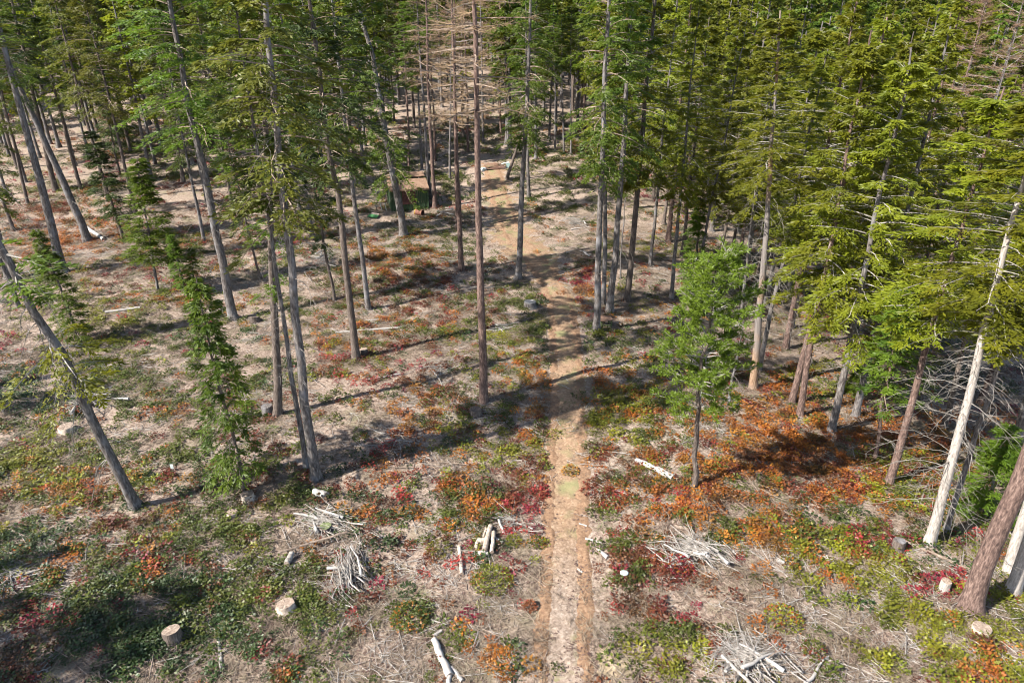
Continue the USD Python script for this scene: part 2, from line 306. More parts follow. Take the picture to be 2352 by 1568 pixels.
def fir_crown(name, seed, Hc, R, nb, nsec, npc, size, mats, e=(-4, 38), d=(.42, .05), full=.75, wid=.30, lean=.55):
    rng = np.random.default_rng(seed)
    prof = lambda u: ((1 - u) ** full) * (.62 + .38 * np.clip(u / .18, 0, 1)) + .03
    u, az, L, el, dr, s, p = branch_lines(rng, nb, Hc, R, prof, e[0], e[1], d[0], d[1])
    rad = np.linspace(1, .25, 6)[None] * (.010 + .011 * L)[:, None]
    tw_v, tw_f = tubes(p, rad, 3)
    ss = rng.uniform(.2, 1.0, (nb, nsec)) ** .7
    r = L[:, None] * ss * np.cos(el)[:, None]
    base = np.stack([r * np.cos(az)[:, None], r * np.sin(az)[:, None], u[:, None] * Hc + L[:, None] * (ss * np.sin(el)[:, None] - dr[:, None] * ss ** 2)], -1)
    sg = rng.choice([-1, 1], (nb, nsec)); an = az[:, None] + sg * np.radians(rng.uniform(25, 80, (nb, nsec)) * (1.1 - .6 * ss))
    l2 = L[:, None] * .42 * (1.08 - ss) + rng.uniform(.10, .38, (nb, nsec))
    d2 = unit(np.stack([np.cos(an), np.sin(an), rng.uniform(-.55, .05, (nb, nsec))], -1))
    k = (np.arange(npc) + rng.uniform(0, 1, (nb, nsec, npc))) / npc
    q = base[:, :, None] + d2[:, :, None] * (l2[..., None] * k)[..., None]
    q[..., 2] -= .22 * l2[..., None] * k ** 2
    a3 = np.arctan2(d2[..., 1], d2[..., 0])[..., None] + rng.uniform(-1.0, 1.0, (nb, nsec, npc))
    d3 = np.stack([np.cos(a3), np.sin(a3), rng.uniform(-.75, .15, (nb, nsec, npc))], -1)
    up = rng.normal(0, lean, d3.shape) + np.stack([np.cos(az), np.sin(az), 0 * az], -1)[:, None, None] * .9 + [0, 0, .9]
    ln = size * rng.uniform(.55, 1.35, a3.shape)
    fv, ff = blades(q, d3, up, ln, ln * wid)
    root = proto(name)
    usdkit.mesh(stage, f'{root}/foliage', (fv, ff), f'/World/Looks/{mats[0]}')
    usdkit.mesh(stage, f'{root}/twigs', (tw_v, tw_f), f'/World/Looks/{mats[1]}')
    return root

def pine_crown(name, seed, Hc, R, nb, nsec, mats):
    rng = np.random.default_rng(seed)
    prof = lambda u: np.sqrt(np.clip(1 - (u * 1.02 - .32) ** 2 / .5, .02, 1))
    u, az, L, el, dr, s, p = branch_lines(rng, nb, Hc, R, prof, 5, 45, .12, -.05)
    parts = [tubes(p, np.linspace(1, .4, 6)[None] * (.014 + .012 * L)[:, None], 3)]
    ss = rng.uniform(.3, 1, (nb, nsec))
    base = np.stack([np.stack([np.interp(ss[i], s, p[i, :, c]) for c in range(3)], -1) for i in range(nb)])
    an = az[:, None] + rng.uniform(-1.3, 1.3, (nb, nsec)); l2 = rng.uniform(.15, .5, (nb, nsec))
    tip = base + np.stack([np.cos(an) * l2, np.sin(an) * l2, l2 * rng.uniform(.1, .9, (nb, nsec))], -1)
    parts.append(tubes(np.stack([base.reshape(-1, 3), tip.reshape(-1, 3)], 1), np.full((nb * nsec, 2), .009), 3))
    n = 26
    t = tip.reshape(-1, 1, 3)
    dd = rng.normal(0, 1, (len(t), n, 3)) + unit(tip - base).reshape(-1, 1, 3) * .9 + [0, 0, .35]
    q = t + unit(dd) * .02 - unit(tip - base).reshape(-1, 1, 3) * rng.uniform(0, .16, (len(t), n, 1))
    fv, ff = blades(q, dd, rng.normal(0, 1, dd.shape), rng.uniform(.13, .24, dd.shape[:2]), .036)
    root = proto(name)
    usdkit.mesh(stage, f'{root}/foliage', (fv, ff), f'/World/Looks/{mats[0]}')
    usdkit.mesh(stage, f'{root}/twigs', join(parts), f'/World/Looks/{mats[1]}')
    return root

def bare_crown(name, seed, Hc, R, nb, nsec, mats, thin=1.0):
    rng = np.random.default_rng(seed)
    prof = lambda u: ((1 - u) ** .5) * (.7 + .3 * np.clip(u / .2, 0, 1)) + .05
    u, az, L, el, dr, s, p = branch_lines(rng, nb, Hc, R, prof, -8, 25, .10, -.1)
    big = tubes(p, np.linspace(1, .3, 6)[None] * (.012 + .010 * L)[:, None] * thin, 3)
    ss = rng.uniform(.12, 1, (nb, nsec))
    base = np.stack([np.stack([np.interp(ss[i], s, p[i, :, c]) for c in range(3)], -1) for i in range(nb)])
    an = az[:, None] + rng.choice([-1, 1], (nb, nsec)) * rng.uniform(.4, 1.4, (nb, nsec))
    l2 = (L[:, None] * .30 * (1.1 - ss) + .12) * rng.uniform(.5, 1.4, (nb, nsec))
    tip = base + np.stack([np.cos(an) * l2, np.sin(an) * l2, l2 * rng.uniform(-.35, .5, (nb, nsec))], -1)
    mid = (base + tip) / 2 + rng.normal(0, .04, base.shape)
    sec = tubes(np.stack([base, mid, tip], 2).reshape(-1, 3, 3), np.array([.009, .007, .004])[None] * thin, 3)
    t = rng.uniform(.2, 1, (nb, nsec, 5, 1)); q = base[:, :, None] * (1 - t) + tip[:, :, None] * t
    dd = unit(tip - base)[:, :, None] + rng.normal(0, .8, (nb, nsec, 5, 3))
    spur = blades(q, dd, rng.normal(0, 1, dd.shape), rng.uniform(.08, .26, dd.shape[:3]), .013)
    root = proto(name)
    usdkit.mesh(stage, f'{root}/branches', big, f'/World/Looks/{mats[1]}')
    usdkit.mesh(stage, f'{root}/twigs', join([sec, spur]), f'/World/Looks/{mats[0]}')
    return root

NOM = {}
def crown_kind(key, fn, *a, **k):
    NOM[key] = (k.get('Hc') or a[1], k.get('R') or a[2]); fn(key, *a, **k)
TW = 'bare_twigs'
for i, (m, sd) in enumerate([('fir_yellow', 11), ('fir_yellow', 12), ('fir_green', 13), ('fir_green', 14), ('fir_dark', 15), ('fir_golden', 16)]):
    crown_kind(f'fir_crown_{"abcdef"[i]}', fir_crown, sd, 15.0, 2.9, 112, 30, 6, .225, (m, 'dead_wood' if i < 2 else 'dead_wood_brown'), full=.55 if i % 2 else .72)
crown_kind('young_fir_a', fir_crown, 21, 7.0, 1.25, 120, 22, 6, .15, ('fir_bright', 'dead_wood_brown'), e=(-2, 40), d=(.25, .0), full=.8)
crown_kind('young_fir_b', fir_crown, 22, 7.0, 1.45, 95, 22, 6, .16, ('fir_green', 'dead_wood_brown'), e=(-6, 35), d=(.3, .0), full=.7)
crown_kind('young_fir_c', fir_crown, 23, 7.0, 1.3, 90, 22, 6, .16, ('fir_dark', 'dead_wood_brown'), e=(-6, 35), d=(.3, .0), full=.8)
crown_kind('spray_a', fir_crown, 71, 2.0, 2.3, 11, 26, 7, .2, ('fir_yellow', 'dead_wood'), e=(-10, 5), d=(.5, .3), full=.2)
crown_kind('spray_b', fir_crown, 72, 2.0, 1.2, 9, 20, 6, .17, ('fir_bright', 'dead_wood'), e=(-10, 5), d=(.5, .3), full=.2)
crown_kind('pine_crown_a', pine_crown, 31, 7.5, 2.0, 95, 13, ('pine_needles', 'dead_wood'))
crown_kind('bare_crown_a', bare_crown, 41, 12.0, 3.0, 70, 22, (TW, 'dead_wood_brown'))
crown_kind('bare_crown_b', bare_crown, 42, 12.0, 2.6, 50, 20, (TW, 'dead_wood'))
crown_kind('far_crown_a', fir_crown, 51, 15.0, 2.9, 75, 18, 4, .38, ('fir_green', 'dead_wood_brown'), wid=.42)
crown_kind('far_crown_b', fir_crown, 52, 15.0, 2.9, 75, 18, 4, .38, ('fir_yellow', 'dead_wood_brown'), wid=.42)
crown_kind('far_crown_c', fir_crown, 53, 15.0, 2.7, 75, 18, 4, .38, ('fir_golden', 'dead_wood_brown'), wid=.42)

def trunk_line(base, top, rng, bend=.12, k=14):
    t = np.linspace(0, 1, k)[:, None]
    p = base * (1 - t) + top * t
    H = np.linalg.norm(top - base)
    w = np.cumsum(rng.normal(0, 1, (k, 2)), 0); w -= t * w[-1]; w *= bend / max(np.abs(w).max(), 1e-6)
    p[:, :2] += w
    p[0, 2] -= .25
    return p

def trunk_mesh(p, r0, rng, tip=.18, sides=11, flare=.45):
    k = len(p); t = np.linspace(0, 1, k)
    # extra rings at the foot for the root flare
    foot = np.array([p[0] + (p[1] - p[0]) * f for f in (0, .12, .25, .45)])
    rr = r0 * ((1 - t) * 1.0 + t * tip)
    pts = np.vstack([foot, p[1:]]); r = np.concatenate([r0 * np.array([1 + flare * 1.3, 1 + flare, 1 + flare * .4, 1.03]), rr[1:]])
    v, f = tubes(pts[None], r[None], sides, caps=True)
    v = v.reshape(len(pts), sides, 3)
    lobes = 1 + .22 * rng.normal(0, 1, sides)[None] * np.array([1, .8, .4, .15] + [0.05] * (k - 1))[:, None]
    v = pts[:, None] + (v - pts[:, None]) * np.clip(lobes, .6, 1.6)[..., None]
    return v.reshape(-1, 3), f

def dead_limbs(p, rng, n, z0, z1, lmax, r0, droop=.55, curl=1.0, bias=None):
    """curved dead limbs on the trunk line between the heights z0 and z1 (fractions of it): list of one (v, f) per limb, twigs included"""
    t = np.linspace(0, 1, len(p)); out = []
    for i in range(n):
        h = rng.uniform(z0, z1); c = np.array([np.interp(h, t, p[:, a]) for a in range(3)])
        az = rng.uniform(0, 2 * np.pi) if bias is None or rng.random() < .35 else bias + rng.normal(0, .6)
        L = lmax * rng.uniform(.3, 1.0); s = np.linspace(0, 1, 7)
        up = rng.uniform(-.2, .35); dd = droop * rng.uniform(.4, 1.5)
        a = az + np.cumsum(rng.normal(0, .10, 7)) * curl
        q = c + np.stack([np.cos(a) * L * s, np.sin(a) * L * s, L * (up * s - dd * s ** 2)], -1) + rng.normal(0, .015 * L, (7, 3)) * s[:, None]
        rr = r0 * rng.uniform(.6, 1.2) * np.linspace(1, .25, 7)
        parts = [tubes(q[None], rr[None], 4)]
        m = rng.integers(3, 8)
        si = rng.uniform(.25, 1, m); b = np.stack([np.interp(si, s, q[:, k]) for k in range(3)], -1)
        aa = az + rng.choice([-1, 1], m) * rng.uniform(.3, 1.2, m); l2 = L * rng.uniform(.12, .4, m)
        e = b + np.stack([np.cos(aa) * l2, np.sin(aa) * l2, l2 * rng.uniform(-.9, .2, m)], -1)
        parts.append(tubes(np.stack([b, (b + e) / 2 + rng.normal(0, .03, b.shape), e], 1), np.array([.5, .35, .15])[None] * r0, 3))
        out.append(join(parts))
    return out

tree_feet, heroes = [], []
refs = {}
def tree(base_px, up_px, dia, H, cy, R, crown, bark, label, name='fir_tree', dead=0, dead_span=None, dead_len=1.6, limbs=0, limb_len=2.0, limb_look='limb_grey', tip=.18, bend=.12, group=None,
         category='tree', droop=.55, bias=None, crown_top=1.0, seed=None, limb_span=None, extra=(), r_limb=.017):
    """one tree: foot and a second trunk point from the photograph, trunk width there, height in metres, where its crown begins, crown radius"""
    R = R * (1.08 if crown and crown.startswith('fir') else 1.0)
    b = P(*base_px); dep = depth_of(b); rng = np.random.default_rng(seed or (int(base_px[0]) * 31 + int(base_px[1])))
    u = over(b, *up_px); ax = unit(u - b); top = b + ax * (H / max(ax[2], .3))
    x = xf(name, loc=b)
    tag(x, label, category, group); heroes.append((b, H, R, label))
    p = trunk_line(np.zeros(3), top - b, rng, bend)
    obj('trunk', trunk_mesh(p, dia * dep / 1568 / 2 * .93, rng, tip), bark, x, smooth=True)
    hb = (over(b, *cy)[2] - b[2]) / H if isinstance(cy, tuple) else cy
    tree_feet.append(b[:2])
    def at(h): return np.array([np.interp(h, np.linspace(0, 1, len(p)), p[:, k]) for k in range(3)])
    def put(kind, h0, h1, R):
        Hn, Rn = NOM[kind]; a, c = at(h0), at(h1); ez = unit(c - a)
        ex = unit(np.cross([0, 1.0, 0], ez)); ey = np.cross(ez, ex); th = rng.uniform(0, 2 * np.pi)
        e1, e2 = ex * math.cos(th) + ey * math.sin(th), ey * math.cos(th) - ex * math.sin(th)
        M = np.eye(4); M[:3, 0], M[:3, 1], M[:3, 2], M[:3, 3] = e1 * R / Rn, e2 * R / Rn, ez * np.linalg.norm(c - a) / Hn, a
        cx = xf('crown', path_of(x), matrix=M)
        cx.GetPrim().GetReferences().AddInternalReference(f'{PROTO}/{kind}'); cx.GetPrim().SetInstanceable(True)
    if crown: put(crown, hb, crown_top, R)
    for kind, h0, h1, r in extra: put(kind, h0, h1, r)
    if limbs:
        lo, hi = limb_span or (.12, max(hb, .3))
        for v in dead_limbs(p, rng, limbs, lo, hi, limb_len, r_limb, droop, bias=bias):
            obj('dead_limb', v, limb_look, x)
    if dead:
        lo, hi = dead_span or (.15, max(hb + .08, .3))
        obj('dead_twigs', join(dead_limbs(p, rng, dead, lo, hi, dead_len, .012, droop, bias=bias)), limb_look, x)
    return x

# ------------------------------------------------------------------ the trees the photograph shows one by one
A, B_, C_, D_, E_, G_ = [f'fir_crown_{c}' for c in 'abcdef']
# left
tree((146, 625), (30, 170), 21, 26, (30, 190), 2.6, C_, 'bark_grey', 'tall grey-barked fir at the left with a long straight bare trunk', dead=10, limbs=2, bend=.15)
tree((203, 552), (66, 250), 19, 22, (60, 235), 1.7, E_, 'bark_grey', 'leaning grey fir trunk with pale stripped streaks, behind the tall left fir', dead=14, limbs=4)
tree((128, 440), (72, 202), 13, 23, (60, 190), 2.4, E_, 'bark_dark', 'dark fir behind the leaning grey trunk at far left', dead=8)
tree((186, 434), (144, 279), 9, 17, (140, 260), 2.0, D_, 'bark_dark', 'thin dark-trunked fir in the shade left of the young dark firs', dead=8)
tree((62, 470), (24, 309), 8, 18, (20, 300), 2.2, C_, 'bark_dark', 'slim dark trunk near the left edge above reddish shrubs', dead=6)
tree((20, 640), (-22, 480), 14, 22, (-22, 470), 2.4, C_, 'bark_grey', 'grey fir trunk cut by the left edge of the picture', dead=10)
tree((48, 705), (2, 590), 12, 9, (0, 590), 1.2, None, 'bark_grey', 'short thin dead trunk behind the leaning grey snag', name='dead_snag', dead=18, limbs=3, limb_len=1.2)
tree((538, 732), (405, 90), 22, 27, (440, 320), 3.4, D_, 'bark_grey', 'big straight fir left of the paired trunks, drooping dead limbs on its lower trunk', dead=26, dead_len=2.0, limbs=9, limb_len=2.6, limb_span=(.2, .5), bend=.25)
tree((300, 350), (258, 178), 8, 19, (262, 300), 2.4, C_, 'bark_dark', 'slender fir far behind the big left fir', dead=6)
tree((225, 300), (175, 118), 8, 20, (205, 250), 2.4, D_, 'bark_dark', 'slender fir far back at upper left with thin crown', dead=6)
tree((276, 400), (262, 329), 6, 12, (262, 340), 1.6, E_, 'bark_dark', 'small dark sapling trunk beside the dark young fir', dead=3)
tree((363, 665), (318, 385), 7, 9.6, (345, 590), 2.0, 'young_fir_a', 'bark_grey', 'bright green young fir left of the big straight fir', name='young_fir', dead=10, dead_len=.9)
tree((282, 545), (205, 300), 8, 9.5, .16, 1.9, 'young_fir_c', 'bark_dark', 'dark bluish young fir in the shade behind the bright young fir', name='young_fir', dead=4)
tree((188, 790), (105, 585), 8, 7.6, .10, 1.35, 'young_fir_a', 'bark_grey', 'bushy young fir standing behind the leaning grey snag', name='young_fir', dead=5, dead_len=.7)
tree((428, 676), (395, 560), 5, 4.6, .2, .9, 'young_fir_a', 'bark_grey', 'knee-thin young fir between the bright young fir and the big fir', name='young_fir', dead=5, dead_len=.6)
tree((445, 672), (440, 580), 4, 3.4, .25, .75, 'young_fir_b', 'bark_grey', 'smallest young fir just left of the big straight fir trunk', name='young_fir', dead=3, dead_len=.5)
tree((558, 1132), (462, 690), 11, 10.0, .09, 1.55, 'young_fir_b', 'bark_dark', 'slim tall young fir standing alone in the left foreground', name='young_fir', dead=6, dead_len=.7, bend=.2)
tree((322, 1156), (67, 669), 24, 24, .72, 2.4, B_, 'bark_grey', 'big leaning fir at left with long pale dead limbs hanging along its trunk', name='leaning_fir', dead=40, dead_span=(.12, .85), dead_len=1.8,
     limbs=34, limb_len=2.6, limb_span=(.10, .8), droop=1.5, bend=.3, bias=math.pi * 1.1, r_limb=.026, extra=(('spray_a', .27, .36, 2.2), ('spray_b', .42, .5, 2.0)))
tree((637, 951), (612, 300), 21, 25, (612, 330), 2.3, D_, 'bark_dark', 'dark straight fir with a pale stub at its foot, left of the paired trunks', dead=12, limbs=3, extra=(('spray_b', .27, .33, 1.1), ('spray_b', .38, .44, 1.3)))
tree((702, 1076), (592, 330), 13, 21, (625, 470), 1.5, D_, 'bark_grey', 'thinner dark trunk of the pair in the left foreground', dead=12, limbs=2)
tree((726, 1098), (637, 240), 24, 26, (668, 510), 2.5, G_, 'bark_grey', 'ringed grey fir of the pair, its crown tinged gold', dead=34, dead_span=(.25, .7), dead_len=2.0, limbs=10, limb_len=2.4, limb_span=(.2, .65), droop=.9, bend=.2)
tree((821, 823), (765, 370), 18, 26, (767, 390), 2.9, E_, 'bark_dark', 'dark brown fir trunk with a low stump at its foot', dead=10, bend=.2)
tree((848, 710), (808, 383), 13, 24, (808, 385), 2.5, D_, 'bark_grey', 'grey mottled fir between the dark brown trunk and the shed', dead=14, limbs=3)
tree((926, 543), (888, 350), 19, 25, (905, 425), 2.6, D_, 'bark_grey', 'curved grey fir in front of the green shed', dead=8, bend=.45)
tree((770, 690), (745, 560), 8, 15, (745, 560), 1.6, E_, 'bark_dark', 'slim trunk behind the brush pile left of the dark brown fir', dead=14, limbs=3)
tree((600, 640), (575, 540), 6, 14, (576, 545), 1.5, C_, 'bark_dark', 'thin shaded trunk behind the dark straight fir', dead=10)
# middle
tree((1107, 921), (1085, 0), 21, 26, .55, 3.2, 'bare_crown_a', 'bark_red', 'tall bare larch with reddish bark in the centre, just left of the track', name='larch_tree', dead=14, dead_span=(.55, .85), dead_len=2.4, bend=.12, droop=.15)
tree((1188, 641), (1216, 90), 15, 25, (1204, 330), 2.3, D_, 'bark_grey', 'straight dark grey trunk beside the bend of the track', dead=26, dead_span=(.25, .9), dead_len=2.4, limbs=4, limb_span=(.3, .6))
tree((1061, 620), (1043, 100), 13, 24, .45, 3.2, 'bare_crown_a', 'bark_red', 'reddish bare larch left behind the tall centre larch', name='larch_tree', dead=10, dead_span=(.4, .7), dead_len=2.4, droop=.15)
tree((1049, 527), (1042, 100), 10, 23, .45, 3.0, 'bare_crown_b', 'bark_red', 'slim bare larch standing right behind the reddish larch', name='larch_tree', dead=8, dead_len=2.0, droop=.15)
tree((999, 477), (977, 0), 10, 25, .45, 3.0, 'bare_crown_a', 'bark_red', 'thin red-barked larch at the right corner of the shed', name='larch_tree', dead=6, droop=.15)
tree((988, 455), (968, 140), 9, 22, .7, 2.2, D_, 'bark_grey', 'pale grey trunk touching the red-barked larch by the shed', dead=8)
tree((939, 394), (932, 202), 6, 18, (932, 200), 1.8, C_, 'bark_red', 'thin trunk just behind the shed roof, left one', dead=4)
tree((969, 391), (959, 202), 7, 19, (959, 195), 2.0, D_, 'bark_grey', 'thin trunk just behind the shed roof, right one', dead=4)
tree((1035, 411), (1036, 252), 6, 18, .7, 2.0, 'bare_crown_b', 'bark_grey', 'thin grey larch between the shed and the track', name='larch_tree', dead=4)
tree((1231, 365), (1231, 202), 8, 21, (1231, 215), 2.5, C_, 'bark_grey', 'grey trunk in the far clearing right of the track', dead=10)
tree((1216, 455), (1214, 329), 9, 20, (1214, 320), 2.1, D_, 'bark_grey', 'pale trunk right behind the dark grey trunk at the bend', dead=12, limbs=2)
tree((1163, 412), (1192, 326), 9, 8.5, .9, 1.0, None, 'bark_dark', 'dark leaning snag beside the white and turquoise scraps', name='dead_snag', dead=10, limbs=2, limb_len=1.4)
tree((1276, 345), (1274, 202), 5, 17, .6, 1.7, C_, 'bark_grey', 'leftmost of the thin poles at the far right of the clearing', dead=8)
tree((1294, 352), (1292, 210), 5, 16, .62, 1.6, D_, 'bark_grey', 'middle one of the thin poles at the far right of the clearing', dead=8)
tree((1312, 356), (1312, 220), 5, 17, .62, 1.7, C_, 'bark_grey', 'rightmost of the thin poles at the far right of the clearing', dead=8)
tree((1369, 760), (1390, 240), 17, 26, (1382, 400), 2.5, D_, 'bark_grey', 'front fir of the cluster right of the track, beside the low bench', dead=16, dead_len=1.6, limbs=3)
tree((1386, 697), (1398, 20), 12, 25, (1394, 380), 1.9, A, 'bark_grey', 'slimmer fir squeezed behind the front fir of the cluster', dead=10)
tree((1400, 716), (1446, 74), 17, 26, (1424, 400), 2.4, C_, 'bark_grey', 'dark fir of the cluster directly behind the low bench', dead=14, limbs=3, bend=.2)
tree((1441, 692), (1482, 220), 16, 26, (1465, 420), 2.5, A, 'bark_dark', 'rightmost thick dark fir of the cluster by the track', dead=14, limbs=3)
tree((1493, 611), (1510, 440), 9, 22, (1508, 420), 2.2, A, 'bark_grey', 'slim fir behind the cluster, right of its thick dark fir', dead=12)
tree((1426, 640), (1434, 480), 4, 12, .55, 1.1, C_, 'bark_grey', 'pole-thin young trunk between the trunks of the cluster', dead=8)
tree((1542, 686), (1560, 500), 10, 20, (1562, 460), 2.1, A, 'bark_grey', 'slender grey fir left of the vivid green young fir', dead=14, limbs=3)
tree((1600, 660), (1630, 500), 8, 19, (1634, 470), 2.0, A, 'bark_grey', 'slender grey trunk crossing the vivid green young fir', dead=16, limbs=4)
tree((1592, 655), (1604, 510), 8, 7.0, .08, 1.35, 'young_fir_a', 'bark_dark', 'vivid green young fir in the shade right of the cluster', name='young_fir')
# right
tree((1590, 1125), (1640, 700), 14, 10.5, (1618, 950), 2.0, 'pine_crown_a', 'bark_dark', 'young bushy pine with long bright needles right of the track', name='pine_tree', dead=10, dead_len=.8, bend=.25, limbs=3, limb_len=.9)
tree((1676, 927), (1694, 815), 8, 5.0, .9, 1, None, 'bark_grey', 'short dead grey pole behind the bushy pine', name='dead_snag', dead=16, dead_len=1.0)
tree((1729, 891), (1762, 440), 19, 19.5, (1758, 420), 2.5, B_, 'bark_orange', 'fir with an orange-streaked foot right behind the bushy pine', dead=50, dead_span=(.22, .6), dead_len=2.4, limbs=12, limb_len=3.0, limb_span=(.2, .55), droop=.8)
tree((1744, 852), (1785, 660), 12, 18, .45, 1.9, A, 'bark_grey', 'thinner trunk leaning right beside the orange-streaked fir', dead=26, limbs=5)
tree((1700, 745), (1785, 75), 8, 18.5, .42, 1.7, B_, 'bark_grey', 'slender yellowish fir whose pointed top shows at upper right', dead=26, dead_len=2.0, limbs=8, limb_len=2.4)
tree((1760, 700), (1796, 520), 11, 19.5, .45, 2.3, B_, 'bark_grey', 'grey fir in the shade behind the orange-streaked fir', dead=24, limbs=5)
tree((1817, 924), (1898, 600), 17, 19.5, (1880, 650), 2.6, A, 'bark_red', 'left one of two reddish trunks close together at right', dead=12)
tree((1834, 955), (1905, 580), 16, 19, (1884, 700), 2.5, B_, 'bark_red', 'right one of two reddish trunks close together at right', dead=12)
tree((1908, 991), (1990, 600), 19, 18.5, (1950, 780), 2.6, B_, 'bark_grey', 'sunlit grey fir standing at the edge of the red shrubs', dead=14, limbs=3)
tree((1965, 958), (2040, 650), 17, 19.5, (2030, 680), 2.5, A, 'bark_grey', 'shadow-dappled fir right behind the sunlit grey fir', dead=16, limbs=3)
tree((2049, 890), (2075, 790), 13, 17, (2075, 770), 2.6, A, 'bark_dark', 'dark trunk in deep shade right of the dappled fir', dead=20)
tree((2042, 1110), (2150, 740), 20, 17.5, (2140, 760), 2.8, B_, 'bark_red', 'brown fir left of the long pale trunk at right', dead=26, limbs=6, limb_len=2.4)
tree((2010, 1060), (2040, 880), 10, 9, .40, 1.7, 'young_fir_b', 'bark_red', 'small low fir with yellow sprays left of the brown fir', name='young_fir', dead=12)
tree((2130, 1247), (2292, 630), 24, 17.5, .58, 2.6, B_, 'bark_pale', 'long pale whitish trunk with many bare limbs at right', dead=60, dead_span=(.12, .62), dead_len=2.2, limbs=24, limb_len=3.2, limb_span=(.12, .6), droop=.55, tip=.25, r_limb=.019)
tree((2170, 1223), (2285, 880), 14, 16.5, .55, 2.2, A, 'bark_grey', 'slimmer grey trunk close behind the long pale trunk', dead=40, limbs=8, limb_len=2.4)
tree((2310, 1075), (2390, 850), 24, 17, .42, 3.0, B_, 'bark_grey', 'shaded thick fir at the right edge behind the green young fir', dead=30, limbs=6)
tree((2230, 1399), (2352, 1092), 46, 24, .62, 2.5, A, 'bark_red', 'thickest reddish fir trunk leaning out at the lower right corner', dead=6)
tree((2310, 1312), (2375, 1100), 24, 23, .60, 2.5, B_, 'bark_pale', 'pale trunk behind the thickest reddish trunk at right', dead=10)
tree((2326, 1357), (2370, 1230), 30, 23, .65, 2.5, A, 'bark_pale', 'nearest pale trunk cut by the right edge', dead=6)
tree((2262, 1190), (2310, 1010), 9, 4.8, .03, 1.5, 'young_fir_a', 'bark_grey', 'bushy bright young fir low beside the thickest reddish trunk', name='young_fir')
tree((2165, 985), (2230, 700), 14, 17, .42, 2.8, B_, 'bark_dark', 'fir behind the brown fir, its crown filling the right side', dead=30, limbs=5)
tree((1958, 905), (1968, 870), 6, 1.9, .02, .75, 'young_fir_a', 'bark_grey', 'tiny bright young fir between the two grey trunks at right', name='young_fir')

# ------------------------------------------------------------------ the forest around and behind them
rng = np.random.default_rng(77)
def kind_tree(key, crown, H, hb, R, r0, bark, seed, dead):
    r = np.random.default_rng(seed); root = proto(key)
    p = trunk_line(np.zeros(3), np.array([0, 0, H]), r, .15, 9)
    usdkit.mesh(stage, f'{root}/trunk', trunk_mesh(p, r0, r, .15, 8), f'/World/Looks/{bark}', smooth=True)
    if crown:
        Hn, Rn = NOM[crown]
        c = UsdGeom.Xform.Define(stage, f'{root}/crown')
        M = np.diag([R / Rn, R / Rn, (H - hb) / Hn, 1.0]); M[2, 3] = hb
        c.AddTransformOp().Set(Gf.Matrix4d(*M.T.ravel().tolist()))
        c.GetPrim().GetReferences().AddInternalReference(f'{PROTO}/{crown}')
    if dead: usdkit.mesh(stage, f'{root}/dead_twigs', join(dead_limbs(p, r, dead, .12, .80, 2.4, .015, .6)), '/World/Looks/limb_grey')
    return root
kinds = {
    'right': [kind_tree('forest_fir_a', A, 19.5, 6.0, 2.8, .19, 'bark_grey', 1, 34), kind_tree('forest_fir_b', B_, 18, 5.5, 2.8, .17, 'bark_dark', 2, 34), kind_tree('forest_fir_c', A, 20.5, 7.5, 2.6, .19, 'bark_red', 3, 30)],
    'left': [kind_tree('forest_fir_d', G_, 24, 9.5, 2.6, .18, 'bark_dark', 4, 22), kind_tree('forest_fir_e', D_, 22, 8, 2.7, .17, 'bark_grey', 5, 22), kind_tree('forest_fir_f', C_, 20, 7, 2.4, .16, 'bark_dark', 6, 18)],
    'larch': [kind_tree('forest_larch_a', 'bare_crown_a', 25, 11, 3.0, .17, 'bark_red', 7, 0), kind_tree('forest_larch_b', 'bare_crown_b', 23, 11, 2.7, .15, 'bark_grey', 8, 0)],
    'far': [kind_tree('far_fir_a', 'far_crown_a', 24, 8, 2.9, .2, 'bark_grey', 9, 0), kind_tree('far_fir_b', 'far_crown_b', 23, 8, 2.9, .2, 'bark_grey', 10, 0), kind_tree('far_fir_c', 'far_crown_c', 22, 7, 2.8, .2, 'bark_dark', 11, 0)],
}
GROUPS = {'right': ('yellow-green fir in the dense sunlit stand right of the clearing', 'firs of the dense right-hand stand'),
          'left': ('green fir in the open woodland behind the left clearing', 'firs of the left woodland'),
          'mid': ('green fir in the wood behind the shed and the track', 'firs behind the shed'),
          'larch_r': ('leafless brown larch among the firs at upper right', 'bare larches at upper right'),
          'larch_m': ('leafless brown larch among the firs behind the shed', 'bare larches behind the shed'),
          'shade': ('fir on the left side whose shadow falls into the clearing', 'firs beyond the left edge')}
feet = [np.array(f) for f in tree_feet]
def free(x, y, gap):
    return all((f[0] - x) ** 2 + (f[1] - y) ** 2 > gap * gap for f in feet)
SPEC = {'right': [(19.5, 6, 2.8), (18, 5.5, 2.8), (20.5, 7.5, 2.6)], 'left': [(24, 9.5, 2.6), (22, 8, 2.7), (20, 7, 2.4)], 'far': [(24, 8, 2.9), (23, 8, 2.9), (22, 7, 2.8)], 'larch': [(25, 11, 3.), (23, 11, 2.7)]}
planned = []
